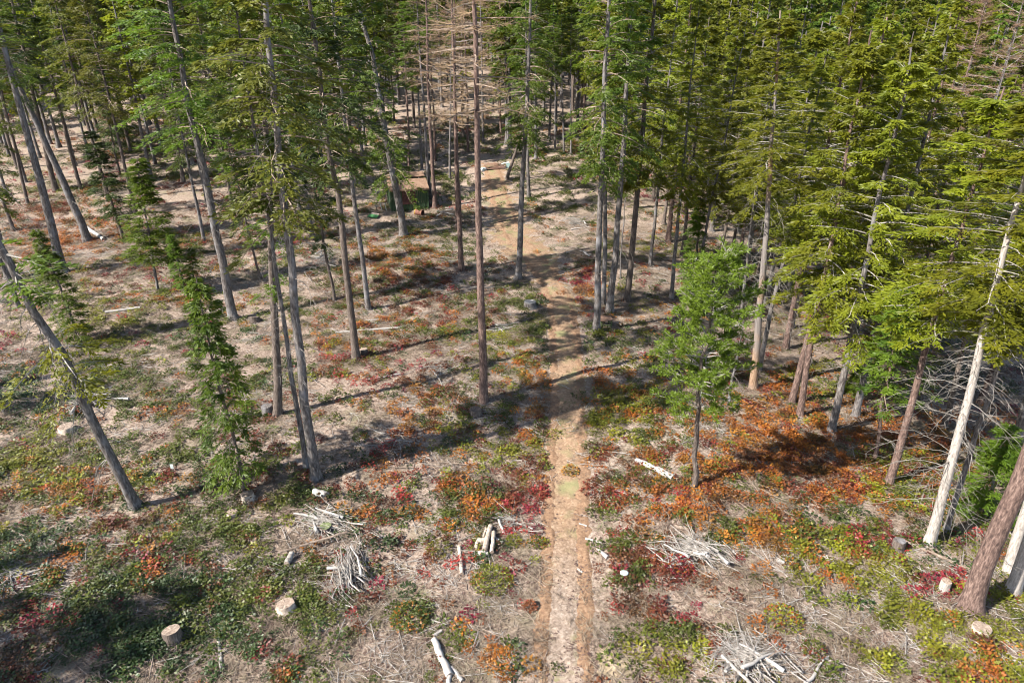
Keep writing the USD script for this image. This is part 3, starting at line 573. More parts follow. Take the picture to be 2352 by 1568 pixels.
SHORT = {
    'tall grey-barked fir at the left with a long straight bare trunk': 'tall grey-barked fir at far left',
    'leaning grey fir trunk with pale stripped streaks, behind the tall left fir': 'leaning streaked grey trunk at left',
    'dark fir behind the leaning grey trunk at far left': 'dark fir at far left',
    'big straight fir left of the paired trunks, drooping dead limbs on its lower trunk': 'big straight fir with drooping limbs',
    'slender fir far behind the big left fir': 'slender fir at upper left',
    'slender fir far back at upper left with thin crown': 'thin-crowned slender fir',
    'bright green young fir left of the big straight fir': 'bright green young fir',
    'dark bluish young fir in the shade behind the bright young fir': 'dark bluish young fir',
    'dark straight fir with a pale stub at its foot, left of the paired trunks': 'dark straight fir',
    'dark brown fir trunk with a low stump at its foot': 'dark brown fir',
    'grey mottled fir between the dark brown trunk and the shed': 'grey mottled fir',
    'curved grey fir in front of the green shed': 'curved fir by the shed',
    'slim trunk behind the brush pile left of the dark brown fir': 'slim trunk behind the left brush heap',
    'thin red-barked larch at the right corner of the shed': 'red-barked larch by the shed',
    'thin trunk just behind the shed roof, left one': 'left thin trunk over the shed roof',
    'thin trunk just behind the shed roof, right one': 'right thin trunk over the shed roof',
    'grey trunk in the far clearing right of the track': 'grey trunk of the far clearing',
    'straight dark grey trunk beside the bend of the track': 'dark grey trunk at the bend',
    'rightmost of the thin poles at the far right of the clearing': 'thin poles of the far clearing',
    'rightmost thick dark fir of the cluster by the track': 'rightmost dark fir of the cluster',
    'dark fir of the cluster directly behind the low bench': 'dark fir behind the bench',
    'slim fir behind the cluster, right of its thick dark fir': 'slim fir behind the cluster',
    'slender grey fir left of the vivid green young fir': 'slender grey fir by the vivid young fir',
    'slender grey trunk crossing the vivid green young fir': 'trunk crossing the vivid young fir',
    'fir with an orange-streaked foot right behind the bushy pine': 'orange-footed fir',
    'thinner trunk leaning right beside the orange-streaked fir': 'thin trunk beside the orange-footed fir',
    'slender yellowish fir whose pointed top shows at upper right': 'slender yellowish fir with pointed top',
    'grey fir in the shade behind the orange-streaked fir': 'shaded grey fir behind the pine',
    'left one of two reddish trunks close together at right': 'left one of the two reddish trunks',
    'right one of two reddish trunks close together at right': 'right one of the two reddish trunks',
    'sunlit grey fir standing at the edge of the red shrubs': 'sunlit grey fir by the red shrubs',
    'shadow-dappled fir right behind the sunlit grey fir': 'shadow-dappled fir',
    'dark trunk in deep shade right of the dappled fir': 'dark trunk in deep shade at right',
    'brown fir left of the long pale trunk at right': 'brown fir left of the pale trunk',
    'long pale whitish trunk with many bare limbs at right': 'long pale trunk',
    'shaded thick fir at the right edge behind the green young fir': 'shaded thick fir at the right edge',
    'fir behind the brown fir, its crown filling the right side': 'broad-crowned fir at right',
}
def plant(kind, x, y, group, name='fir_tree', s=1.0):
    i = int(rng.integers(len(kinds[kind]))); H, hb, Rr = SPEC[kind][i]; sc = s * rng.uniform(.85, 1.12)
    planned.append(dict(kind=kind, i=i, x=float(x), y=float(y), z=float(ground_z(x, y)), group=group, name=name, sc=float(sc), w=float(sc * rng.uniform(.85, 1.15)), rz=float(rng.uniform(0, 360)), H=H, hb=hb, R=Rr))
    feet.append(np.array([x, y]))
def build_planned():
    solid = [(h[0][0], h[0][1], h[0][2] + h[1] * .4, h[1] * .6, h[2]) for h in heroes if h[1] > 12]
    solid += [(t['x'], t['y'], t['z'] + t['hb'] * t['sc'], (t['H'] - t['hb']) * t['sc'], t['R'] * t['w']) for t in planned if 'larch' not in t['kind']]
    S = np.array(solid)
    r = np.random.default_rng(3); uu, aa = r.uniform(0, 1, 90), r.uniform(-1, 1, 90)
    taken = set()
    names = [(px_of(np.array([h[0][0]]), np.array([h[0][1]]), np.array([h[0][2] + 2.0])), h) for h in heroes]
    for t in planned:
        hh = np.where(uu < .2, uu * 5 * t['hb'] * t['sc'], (t['hb'] + (t['H'] - t['hb']) * (uu - .2) / .8) * t['sc'])
        wd = np.where(uu < .2, .2, t['R'] * t['w'] * (1 - (uu - .2) / .8) ** .6)
        pts = np.stack([t['x'] + aa * wd, np.full(90, t['y']) - .3 * wd, t['z'] + hh], -1)
        px, py, k = px_of(*pts.T); inside = (px > 0) & (px < 2352) & (py > 0) & (py < 1568)
        d = pts - EYE; vis = inside.astype(float)
        for sx, sy, sz, sh, sr in S:
            if abs(sx - t['x']) + abs(sy - t['y']) < .05 or sy > t['y']: continue
            f = (sx * d[:, 0] + sy * d[:, 1]) / (d[:, 0] ** 2 + d[:, 1] ** 2)
            q = EYE + d * f[:, None]; off = np.hypot(q[:, 0] - sx, q[:, 1] - sy); v = (q[:, 2] - sz) / sh
            hit = (f > 0) & (f < .985) & (v > 0) & (v < 1) & (off < sr * np.clip(1 - v, 0, 1) ** .6)
            vis = np.where(hit, vis * .30, vis)
        area = vis.mean() * (t['H'] * t['sc'] * 1568 / k.mean()) * (t['R'] * 1.3 * t['w'] * 1568 / k.mean())
        if t['group'] != 'shade' and area < 260: continue
        X = UsdGeom.Xform.Define(stage, numbered(f"/World/{t['name']}"))
        X.AddTranslateOp().Set(Gf.Vec3d(t['x'], t['y'], t['z'])); X.AddRotateZOp().Set(t['rz']); X.AddScaleOp().Set(Gf.Vec3f(t['w'], t['w'], t['sc']))
        X.GetPrim().GetReferences().AddInternalReference(kinds[t['kind']][t['i']]); X.GetPrim().SetInstanceable(True)
        lab, grp = GROUPS[t['group']]
        fx, fy, _ = px_of(np.array([t['x']]), np.array([t['y']]), np.array([t['z'] + 2.0]))
        order = sorted(names, key=lambda h: math.hypot(h[0][0][0] - fx[0], (h[0][1][0] - fy[0]) * 1.5))
        for (hx, hy, _), h in order[:4] if t['group'] != 'shade' else []:
            if h[3] not in SHORT or h[0][1] > t['y']: continue
            dx = fx[0] - hx[0]
            rel = 'right behind' if abs(dx) < 22 else 'behind and left of' if dx < 0 else 'behind and right of'
            kd = 'bare larch' if t['kind'] == 'larch' else 'far fir' if t['kind'] == 'far' else 'forest fir'
            l2 = f"{kd} {rel} the {SHORT[h[3]]}"
            if l2 not in taken: taken.add(l2); lab = l2; break
        tag(X, lab, 'tree', grp)
def to_px(x, y, z):
    d = np.array([x, y, z]) - EYE; k = d @ C_F
    return 1176 + 1568 * (d @ C_R) / k, 784 - 1568 * (d @ C_U) / k, k

# larches of the upper right, by hand; then the stands, scattered
for bx, by in [(2105, 600), (2165, 650), (2090, 560), (2215, 640), (2180, 580), (2260, 600)]:
    q = P(bx, by); plant('larch', q[0], q[1], 'larch_r', 'larch_tree')
for bx, by in [(1000, 350), (1075, 330), (940, 300), (1150, 290), (1110, 310)]:
    q = P(bx, by + 20); plant('larch', q[0], q[1], 'larch_m', 'larch_tree')
count = 0
for _ in range(9000):
    y = rng.uniform(24, 112); x = rng.uniform(-.80, .80) * (y * .9 + 12)
    px, py, k = to_px(x, y, float(ground_z(x, y)))
    if py > 1180 or px < -120 or px > 2500: continue
    # clearing: the track and the open ground are kept free
    line = np.interp(py, [260, 330, 420, 520, 620, 700, 760, 840, 900, 1000, 1100, 1300], [1180, 1290, 1330, 1460, 1560, 1640, 1690, 1740, 1830, 2080, 2180, 2400])
    if px > line + 22:
        gap = 3.2 if y < 60 else 3.7; kind, group = 'right', 'right'
        if 2040 < px < 2420 and 540 < py < 800: continue
    elif py < 560 and px < 720:
        gap = np.interp(py, [200, 320, 450, 560], [2.8, 3.4, 4.6, 6.5]); kind, group = 'left', 'left'
    elif py < 330 or (py < 420 and 720 <= px < 850):
        if 1085 < px < 1210 and py > 255: continue
        gap = 3.0; kind, group = 'left', 'mid'
    else: continue
    if not free(x, y, gap): continue
    if y > 74: kind = 'far' if rng.random() < .9 else kind
    plant(kind, x, y, group); count += 1
    if count >= 290: break

# beyond the picture's left edge and behind the camera's left: the trees whose shadows reach into the foreground
for x, y, s_ in [(-28, 14.5, .62), (-24, 10.8, .70), (-22.4, 12.6, .60), (-25.6, 8.8, .66), (-29.5, 8.0, .66), (-31.5, 10.2, .62), (-37, 26, .66), (-38, 29, .6)]:
    plant('left', x, y, 'shade', s=s_)

def px_of(x, y, z):
    d = np.stack([x, y, z], -1) - EYE; k = d @ C_F
    return 1176 + 1568 * (d @ C_R) / k, 784 - 1568 * (d @ C_U) / k, k
build_planned()

def instancer(name, protos, pos, yaw, scale, which, label, category, tilt=None, kind='stuff'):
    pi = UsdGeom.PointInstancer.Define(stage, numbered(f'/World/{name}'))
    targets = []
    for k, p in enumerate(protos):
        t = UsdGeom.Xform.Define(stage, f'{pi.GetPath()}/kind_{k:03d}'); targets.append(t.GetPath())
        if isinstance(p, str): t.GetPrim().GetReferences().AddInternalReference(p)
        else: usdkit.mesh(stage, f'{t.GetPath()}/piece', p[0], f'/World/Looks/{p[1]}')
    pi.CreatePrototypesRel().SetTargets(targets)
    n = len(pos)
    q = np.zeros((n, 4)); q[:, 0], q[:, 3] = np.cos(yaw / 2), np.sin(yaw / 2)
    if tilt is not None:
        a, c, s = tilt[:, 0], np.cos(tilt[:, 1] / 2), np.sin(tilt[:, 1] / 2)
        tq = np.stack([c, s * np.cos(a), s * np.sin(a), 0 * a], -1)
        w1, x1, y1, z1 = tq.T; w2, x2, y2, z2 = q.T
        q = np.stack([w1 * w2 - x1 * x2 - y1 * y2 - z1 * z2, w1 * x2 + x1 * w2 + y1 * z2 - z1 * y2, w1 * y2 - x1 * z2 + y1 * w2 + z1 * x2, w1 * z2 + x1 * y2 - y1 * x2 + z1 * w2], -1)
    pi.CreatePositionsAttr(Vt.Vec3fArray.FromNumpy(pos.astype(np.float32)))
    pi.CreateOrientationsAttr(Vt.QuathArray([Gf.Quath(float(a), float(b), float(c), float(d)) for a, b, c, d in q]))
    sc = np.broadcast_to(np.asarray(scale).reshape(n, -1), (n, 3))
    pi.CreateScalesAttr(Vt.Vec3fArray.FromNumpy(np.ascontiguousarray(sc, np.float32)))
    pi.CreateProtoIndicesAttr(Vt.IntArray.FromNumpy(which.astype(np.int32)))
    tag(pi, label, category, kind=kind)
    return pi

# the far forest that reads as one mass
fx, fy = rng.uniform(-1, 1, 2600), rng.uniform(0, 1, 2600)
Y = 92 + 230 * fy ** 1.2; X = fx * (Y * .82 + 10)
ok = np.array([free(a, b, 2.6) for a, b in zip(X, Y)])
X, Y = X[ok][:1500], Y[ok][:1500]; n = len(X)
instancer('distant_forest', kinds['far'], np.stack([X, Y, ground_z(X, Y)], -1), rng.uniform(0, 6.28, n), rng.uniform(.8, 1.15, n), rng.integers(0, 3, n),
          'distant conifer forest closing the view at the top', 'forest')

# ------------------------------------------------------------------ ground cover
rng = np.random.default_rng(5)
def shrub_mesh(seed, n=62, R=.36, H=.30, leafl=.115):
    r = np.random.default_rng(seed)
    a = r.uniform(0, 6.28, n); q = np.sqrt(r.uniform(0, 1, n)) * R
    z = H * (1 - (q / R) ** 2 * .7) * r.uniform(.35, 1.05, n)
    p = np.stack([q * np.cos(a), q * np.sin(a), z], -1)
    aa = a + r.normal(0, 1.2, n)
    d = np.stack([np.cos(aa), np.sin(aa), r.uniform(-.3, .6, n)], -1)
    up = np.stack([r.normal(0, .45, n), r.normal(0, .45, n), np.ones(n)], -1)
    ln = leafl * r.uniform(.6, 1.3, n)
    return blades(p, d, up, ln, ln * .62, .5)
SHRUBS = [shrub_mesh(i) for i in (1, 2, 3)] + [shrub_mesh(4, 36, .28, .22)]

# where the photograph shows which cover: centre, radii (2352-wide picture), kind, strength
PATCH = [(1880, 1030, 280, 85, 'orange', 2.2), (1900, 1080, 260, 80, 'red', .8), (1760, 930, 110, 70, 'orange', .9), (1740, 900, 90, 60, 'red', .6), (1215, 1130, 50, 95, 'red', 1.5), (1200, 1170, 50, 60, 'crimson', .6),
         (1230, 960, 26, 90, 'orange', .9), (1215, 860, 55, 60, 'orange', .7), (1200, 1040, 70, 40, 'yellow', 1.1), (1480, 1330, 85, 75, 'red', 1.5), (1450, 1300, 60, 60, 'olive', 1.2), (1530, 1390, 70, 40, 'crimson', .5),
         (1045, 1150, 95, 55, 'orange', .9), (1040, 1170, 100, 55, 'olive', 1.1), (1000, 935, 90, 45, 'red', .7), (960, 950, 110, 55, 'orange', .6), (930, 650, 120, 50, 'red', .8), (900, 590, 90, 40, 'orange', .9), (1010, 700, 120, 60, 'red', .6),
         (325, 1315, 55, 30, 'orange', 1.6), (370, 1290, 40, 25, 'crimson', .6), (1338, 655, 26, 45, 'crimson', .9), (1335, 665, 40, 50, 'orange', .8), (1545, 1300, 70, 30, 'red', .8), (2190, 1330, 70, 35, 'crimson', .9), (2010, 1240, 70, 45, 'crimson', .8),
         (260, 1200, 90, 50, 'red', .8), (2180, 1440, 170, 75, 'yellow', 2.2), (2300, 1540, 110, 60, 'yellow', 1.3), (2300, 1540, 100, 50, 'orange', .8), (1960, 1280, 110, 75, 'yellow', 1.3), (1870, 1220, 90, 45, 'olive', 1.2), (1900, 1310, 70, 40, 'orange', .5),
         (90, 1085, 150, 55, 'yellow', 1.3), (120, 1110, 160, 60, 'orange', .4), (1420, 940, 80, 55, 'yellow', 1.3), (1440, 900, 70, 60, 'orange', 1.0), (1390, 830, 50, 40, 'olive', .8), (1330, 900, 20, 60, 'olive', .8),
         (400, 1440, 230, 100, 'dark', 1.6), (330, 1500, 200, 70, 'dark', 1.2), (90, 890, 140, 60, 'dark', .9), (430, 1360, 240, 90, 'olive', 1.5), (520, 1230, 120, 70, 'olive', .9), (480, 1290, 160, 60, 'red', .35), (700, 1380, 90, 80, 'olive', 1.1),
         (430, 1010, 140, 80, 'olive', .9), (270, 1000, 150, 90, 'olive', 1.0), (330, 860, 180, 90, 'olive', .9), (560, 930, 110, 60, 'red', .5), (300, 730, 160, 50, 'yellow', .8), (420, 680, 90, 30, 'orange', .6), (1110, 690, 80, 40, 'olive', 1.0),
         (1000, 560, 90, 40, 'olive', 1.4), (860, 640, 120, 60, 'olive', .9), (900, 760, 120, 50, 'orange', .5), (880, 800, 130, 60, 'red', .4), (1170, 800, 70, 60, 'yellow', .8), (1120, 1010, 90, 50, 'yellow', .7), (760, 930, 90, 70, 'olive', .4),
         (640, 1000, 60, 60, 'red', .6), (1480, 1080, 80, 40, 'red', .9), (1440, 1120, 60, 60, 'orange', .6), (1600, 1150, 110, 60, 'orange', .8), (1640, 1220, 110, 45, 'olive', .8), (1740, 1210, 90, 50, 'orange', .9), (1960, 1000, 120, 40, 'red', .8),
         (1545, 1010, 110, 60, 'orange', 1.0), (1500, 960, 90, 50, 'olive', .8), (1880, 880, 80, 50, 'yellow', .6), (2080, 1110, 80, 60, 'yellow', 1.5), (2150, 1130, 90, 70, 'olive', 1.2), (150, 540, 120, 40, 'orange', .8), (90, 480, 90, 40, 'red', .7),
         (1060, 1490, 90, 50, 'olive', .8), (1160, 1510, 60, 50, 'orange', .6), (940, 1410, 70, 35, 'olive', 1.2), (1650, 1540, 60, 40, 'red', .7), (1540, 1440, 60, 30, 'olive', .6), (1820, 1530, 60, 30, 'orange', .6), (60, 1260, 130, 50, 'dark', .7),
         (1310, 1040, 24, 14, 'orange', 1.2), (1305, 1085, 24, 14, 'red', 1.0), (1300, 1225, 40, 16, 'red', .6), (1378, 1090, 26, 70, 'red', .9), (1095, 330, 70, 60, 'olive', .6), (1000, 420, 200, 50, 'olive', .8), (1250, 440, 160, 60, 'olive', .8), (1380, 590, 60, 40, 'olive', .8)]
BARE = [(1250, 1420, 160, 130), (1950, 1440, 110, 70), (1800, 1400, 110, 70), (900, 1500, 180, 90), (920, 1300, 70, 60), (1650, 1400, 90, 40), (760, 1020, 110, 60), (680, 1240, 70, 50), (1180, 560, 90, 40), (1140, 480, 50, 50), (1200, 1300, 70, 60), (1180, 1040, 0.1, .1), (1410, 1540, 70, 60)]

def px_of(x, y, z):
    d = np.stack([x, y, z], -1) - EYE; k = d @ C_F
    return 1176 + 1568 * (d @ C_R) / k, 784 - 1568 * (d @ C_U) / k, k
def spots(n, y0, y1, seed):
    r = np.random.default_rng(seed)
    y = y0 + (y1 - y0) * r.uniform(0, 1, n) ** .9; x = r.uniform(-1, 1, n) * (y * .80 + 4.5)
    return x, y, r
def cover(kind, x, y, base, seed, nscale=.20):
    z = lie(x, y); px, py, k = px_of(x, y, z)
    n1 = meshkit.fbm(np.stack([x * nscale, y * nscale, np.full_like(x, seed)], -1), 3, seed)
    n2 = meshkit.fbm(np.stack([x * 1.1, y * 1.1, np.full_like(x, seed + 9)], -1), 2, seed + 1)
    dens = base * 1.2 * np.clip((n1 - .50) * 9, 0, 1.3)
    other = np.zeros_like(x)
    for cx, cy, rx, ry, kd, st in PATCH:
        if kd != kind: other = np.maximum(other, st * np.exp(-(((px - cx) / rx) ** 2 + ((py - cy) / ry) ** 2) * .9))
    dens = dens * (1 - .85 * np.clip(other * 1.4, 0, 1))
    for cx, cy, rx, ry, kd, st in PATCH:
        if kd == kind: dens = np.maximum(dens, 1.5 * st * np.exp(-(((px - cx) / rx) ** 2 + ((py - cy) / ry) ** 2) * .9))
    bare = np.zeros_like(x)
    for cx, cy, rx, ry in BARE: bare = np.maximum(bare, np.exp(-(((px - cx) / rx) ** 2 + ((py - cy) / ry) ** 2)))
    dens = dens * (1 - .85 * bare) * np.clip((n2 - .36) * 7, 0, 1.15)
    t = on_track(x, y)
    return dens * np.clip((t - .85) * 5, .015, 1)
KEEP_OFF = []                      # filled below with (x, y, radius) where a thing stands
shrub_jobs = [('shrub_olive', 'olive', .62, 21, 'olive_ground_cover', 'olive and yellowish low shrubs covering much of the clearing floor'),
              ('shrub_yellow', 'yellow', .20, 22, 'yellow_ground_cover', 'golden yellow-green low shrubs in dense patches'),
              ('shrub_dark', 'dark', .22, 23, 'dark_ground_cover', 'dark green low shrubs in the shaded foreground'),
              ('shrub_orange', 'orange', .15, 24, 'orange_ground_cover', 'orange-red autumn leaves of low shrubs across the clearing'),
              ('shrub_red', 'red', .20, 25, 'red_ground_cover', 'dark red autumn leaves of low shrubs across the clearing'),
              ('shrub_crimson', 'crimson', .09, 26, 'crimson_ground_cover', 'small vivid crimson plants dotted over the clearing')]
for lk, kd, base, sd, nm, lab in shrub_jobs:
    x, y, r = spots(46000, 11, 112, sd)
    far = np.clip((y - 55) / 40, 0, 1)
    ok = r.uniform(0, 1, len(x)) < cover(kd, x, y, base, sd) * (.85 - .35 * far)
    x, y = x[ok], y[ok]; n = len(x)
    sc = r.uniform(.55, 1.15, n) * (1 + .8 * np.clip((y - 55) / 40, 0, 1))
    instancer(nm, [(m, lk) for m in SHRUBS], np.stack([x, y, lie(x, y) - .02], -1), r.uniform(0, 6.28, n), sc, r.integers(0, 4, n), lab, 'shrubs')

def tuft(seed, n, l, w, spread, flat):
    r = np.random.default_rng(seed); a = r.uniform(0, 6.28, n); q = np.sqrt(r.uniform(0, 1, n)) * spread
    p = np.stack([q * np.cos(a), q * np.sin(a), np.full(n, .01) + r.uniform(0, .03, n)], -1)
    aa = r.uniform(0, 6.28, n)
    d = np.stack([np.cos(aa), np.sin(aa), r.uniform(.02, flat, n)], -1)
    return blades(p, d, r.normal(0, 1, (n, 3)), l * r.uniform(.5, 1.3, n), w, .4)
def scatter(name, protos, N, y0, y1, prob, seed, label, cat, sc=(.7, 1.3), lift=0.0):
    x, y, r = spots(N, y0, y1, seed); ok = r.uniform(0, 1, N) < prob(x, y); x, y = x[ok], y[ok]; n = len(x)
    instancer(name, protos, np.stack([x, y, lie(x, y) + lift], -1), r.uniform(0, 6.28, n), r.uniform(*sc, n), r.integers(0, len(protos), n), label, cat)
nz = lambda x, y, f, s: meshkit.fbm(np.stack([x * f, y * f, np.full_like(x, s)], -1), 3, s)
scatter('dry_grass', [(tuft(i, 46, .30, .016, .42, .5), 'dry_blades') for i in (1, 2, 3)], 17000, 11, 70, lambda x, y: np.clip((nz(x, y, .3, 3) - .33) * 4, 0, 1) * np.clip(on_track(x, y) * 1.2 - .5, .06, 1), 61,
        'matted dry straw-coloured grass over the clearing floor', 'grass', lift=-.005)
scatter('green_grass', [(tuft(i, 40, .16, .014, .30, .9), 'green_blades') for i in (4, 5)], 9000, 11, 70, lambda x, y: np.clip((nz(x, y, .22, 8) - .54) * 6, 0, 1) * np.where(on_track(x, y) < .35, 1.3, .5), 62,
        'short green grass in patches along the track', 'grass', lift=.01)
def flakes(seed, n=34):
    r = np.random.default_rng(seed); p = np.stack([*(r.uniform(-.55, .55, (2, n))), r.uniform(.012, .04, n)], -1); a = r.uniform(0, 6.28, n)
    ln = r.uniform(.03, .13, n)
    return blades(p, np.stack([np.cos(a), np.sin(a), r.uniform(-.15, .15, n)], -1), np.stack([r.normal(0, .25, n), r.normal(0, .25, n), np.ones(n)], -1), ln, ln * r.uniform(.2, .6, n), .5)
scatter('leaf_litter', [(flakes(i), 'litter_flakes') for i in (1, 2, 3)], 14000, 11, 62, lambda x, y: np.clip((nz(x, y, .4, 13) - .3) * 3, .1, 1) * np.clip(on_track(x, y) * .8, .25, 1), 63,
        'fallen leaves, bark chips and needles on the ground', 'litter')
def sticks(seed, n=5):
    r = np.random.default_rng(seed); a = r.uniform(0, 6.28, n); L = r.uniform(.25, 1.0, n) * .5
    c = np.stack([*(r.uniform(-.5, .5, (2, n))), r.uniform(.02, .07, n)], -1); d = np.stack([np.cos(a), np.sin(a), r.uniform(-.06, .08, n)], -1) * L[:, None]
    p = np.stack([c - d, c + r.normal(0, .03, (n, 3)) * [1, 1, .2], c + d], 1)
    return tubes(p, r.uniform(.006, .016, (n, 1)) * np.array([1, .9, .6]), 4)
scatter('fallen_twigs', [(sticks(i), 'dead_wood') for i in (1, 2, 3, 4)], 9000, 11, 66, lambda x, y: np.clip((nz(x, y, .25, 23) - .40) * 5, .06, 1) * np.clip(on_track(x, y) - .6, 0.05, 1), 64,
        'thin bleached twigs strewn over the clearing floor', 'twigs')
scatter('brown_twigs', [(sticks(i, 7), 'dead_wood_brown') for i in (5, 6)], 6000, 11, 66, lambda x, y: np.clip((nz(x, y, .25, 29) - .42) * 5, .05, 1) * np.clip(on_track(x, y) - .6, 0.03, 1), 65,
        'thin brown twigs and stalks strewn over the clearing floor', 'twigs')

def ragged_disc(px, py, rx, ry, lift, seed, n=60):
    c = P(px, py); w = rx * depth_of(c) / 1568; dd = np.linalg.norm(P(px, py + ry) - P(px, py - ry)) / 2
    a = np.linspace(0, 2 * np.pi, n, endpoint=False)
    k = .65 + .7 * meshkit.fbm(np.stack([np.cos(a) * 1.6, np.sin(a) * 1.6, np.full(n, seed)], -1), 4, seed)
    rings = np.array([0.05, .3, .6, .85, 1.0])
    X = c[0] + rings[:, None] * w * k * np.cos(a); Y = c[1] + rings[:, None] * dd * k * np.sin(a)
    Z = lie(X, Y) + np.array([lift, lift, lift, lift * .8, -.02])[:, None]
    v = np.stack([X, Y, Z], -1).reshape(-1, 3)
    i, j = np.meshgrid(np.arange(4), np.arange(n), indexing='ij')
    q = np.stack([i * n + j, (i + 1) * n + j, (i + 1) * n + (j + 1) % n, i * n + (j + 1) % n], -1).reshape(-1, 4)
    f = np.vstack([q[:, [0, 1, 2]], q[:, [0, 2, 3]], [[0, j, (j + 1)] for j in range(1, n - 1)]])
    return v, f
tag(obj('sand_patch', ragged_disc(1412, 1528, 45, 50, .035, 3), 'sand', smooth=True), 'bare patch of pale sand beside the track at the bottom edge', 'sand', kind='structure')

# single bushes that stand apart
def bush(px, py, wpx, h, lk, label, n=420, seed=0, two=None):
    c = P(px, py); R = wpx * depth_of(c) / 1568 / 2
    x = xf('shrub', loc=c); tag(x, label, 'shrub')
    r = np.random.default_rng(seed + int(px))
    n = int(n * min(2.2, max(.35, (R / .8) ** 2)))
    m = shrub_mesh(seed + 100 + int(px), n, R, h, .10); obj('leaves', m, lk, x)
    if two: obj('leaves', shrub_mesh(seed + 200 + int(px), n // 3, R * 1.02, h * 1.06, .10), two, x)
    k = 14; a = r.uniform(0, 6.28, k); q = R * .8 * np.sqrt(r.uniform(0, 1, k))
    e = np.stack([q * np.cos(a), q * np.sin(a), h * (1 - (q / R) ** 2 * .7) * .9], -1); b = e * [.25, .25, 0] - [0, 0, .05]
    obj('stems', tubes(np.stack([b, (b + e) / 2 + [0, 0, .04], e], 1), np.array([.012, .009, .005])[None], 4), 'dead_wood_brown', x)
for a in [(1008, 1268, 60, .55, 'shrub_yellow', 'round yellow-green bush left of the small log stack'), (1130, 1335, 95, .45, 'shrub_yellow', 'broad green bush just below the small log stack', 520, 1, 'shrub_olive'),
          (1212, 765, 70, .7, 'shrub_olive', 'rounded olive bush at the left edge of the track below the white stump'), (1310, 1085, 40, .35, 'shrub_orange', 'orange-green bush growing between the wheel ruts', 400, 2, 'shrub_yellow'),
          (1232, 1250, 44, .35, 'shrub_olive', 'small bush at the left edge of the track beside the stacked logs', 400, 3, 'shrub_orange'), (1216, 1396, 30, .3, 'shrub_red', 'lone small red bush on bare ground left of the track'),
          (940, 1420, 90, .45, 'shrub_olive', 'wide dark olive bush above the forked white log', 520, 4, 'shrub_orange'), (1800, 1425, 85, .45, 'shrub_yellow', 'yellow bush beside the brush heap at the lower right', 480, 5, 'shrub_orange'),
          (1180, 1245, 36, .3, 'shrub_yellow', 'small yellow bush between log stack and track'), (885, 1190, 44, .35, 'shrub_dark', 'small green bush right of the big left brush heap', 400, 6, 'shrub_olive'),
          (1340, 672, 46, .75, 'shrub_red', 'red-leaved bush at the foot of the tree cluster by the track', 460, 7, 'shrub_orange'), (1230, 690, 46, .6, 'shrub_olive', 'leafy bush hugging the white-topped stump'),
          (1560, 1305, 70, .55, 'shrub_crimson', 'bright red bush growing through the white brush heap', 420, 8, 'shrub_orange'), (1870, 1500, 60, .4, 'shrub_olive', 'olive bush at the right end of the lower brush heap', 420, 9, 'shrub_red')]:
    bush(*a)

# ------------------------------------------------------------------ logs, branches and stumps
def line_px(pts, z=0.0):
    q = np.array([P(*p) for p in pts]); q[:, 2] = lie(q[:, 0], q[:, 1]) + z
    return q
def dense(q, k=9):
    t = np.linspace(0, 1, len(q)); s = np.linspace(0, 1, k)
    return np.stack([np.interp(s, t, q[:, c]) for c in range(3)], -1)
def log(name, pts, dpx, lk, label, category='log', lift=None, end=1.0, cut=True, seed=0, parent=None, knots=2, base=None, wob=.12, twigs=0):
    q = line_px(pts); R = dpx * depth_of(q.mean(0)) / 1568 / 2
    r = np.random.default_rng(seed + int(pts[0][0] * 7 + pts[0][1]))
    q[:, 2] += R * .8 + (lift or 0)
    q = dense(q, 10); q[1:-1] += r.normal(0, R * wob, (8, 3))
    rr = R * np.linspace(1, end, 10) * r.uniform(.97, 1.03, 10)
    o = q.mean(0); x = parent or xf(name, loc=o)
    if not parent: tag(x, label, category)
    else: o = base
    sides = 12 if R > .06 else 7
    v, f = tubes((q - o)[None], rr[None], sides, caps=not cut)
    v = v.reshape(10, sides, 3); cen = (q - o)[:, None]
    v = cen + (v - cen) * (1 + .05 * r.normal(0, 1, (1, sides, 1)) + .02 * r.normal(0, 1, (10, sides, 1)))
    obj('trunk' if R > .05 else 'stem', (v.reshape(-1, 3), f), lk, x, smooth=45)
    if cut and R > .03:
        for k, s in ((0, 1), (9, -1)):
            ring = v[k]; c = ring.mean(0)
            fv = np.vstack([c[None], ring]); ff = np.array([[0, 1 + i, 1 + (i + 1) % sides] for i in range(sides)])
            obj('cut_end', (fv, ff if s > 0 else ff[:, ::-1]), 'cut_face', x)
    for i in range(knots if R > .05 else 0):
        k = r.integers(2, 8); a = r.uniform(0, 6.28); d = unit(np.array([math.cos(a), math.sin(a), r.uniform(.1, .8)]))
        b = q[k] - o
        obj('knot', tubes(np.stack([b, b + d * R * 1.5])[None], np.array([[R * .25, R * .15]]), 6, caps=True), lk, x)
    if twigs:
        b = q[r.integers(2, 10, twigs)] - o; a = r.uniform(0, 6.28, twigs)
        e = b + np.stack([np.cos(a), np.sin(a), r.uniform(.0, .6, twigs)], -1) * r.uniform(.25, .9, (twigs, 1))
        obj('side_twigs', tubes(np.stack([b, (b + e) / 2 + r.normal(0, .04, b.shape), e], 1), np.array([.014, .010, .005])[None], 4), lk, x)
    return x, o

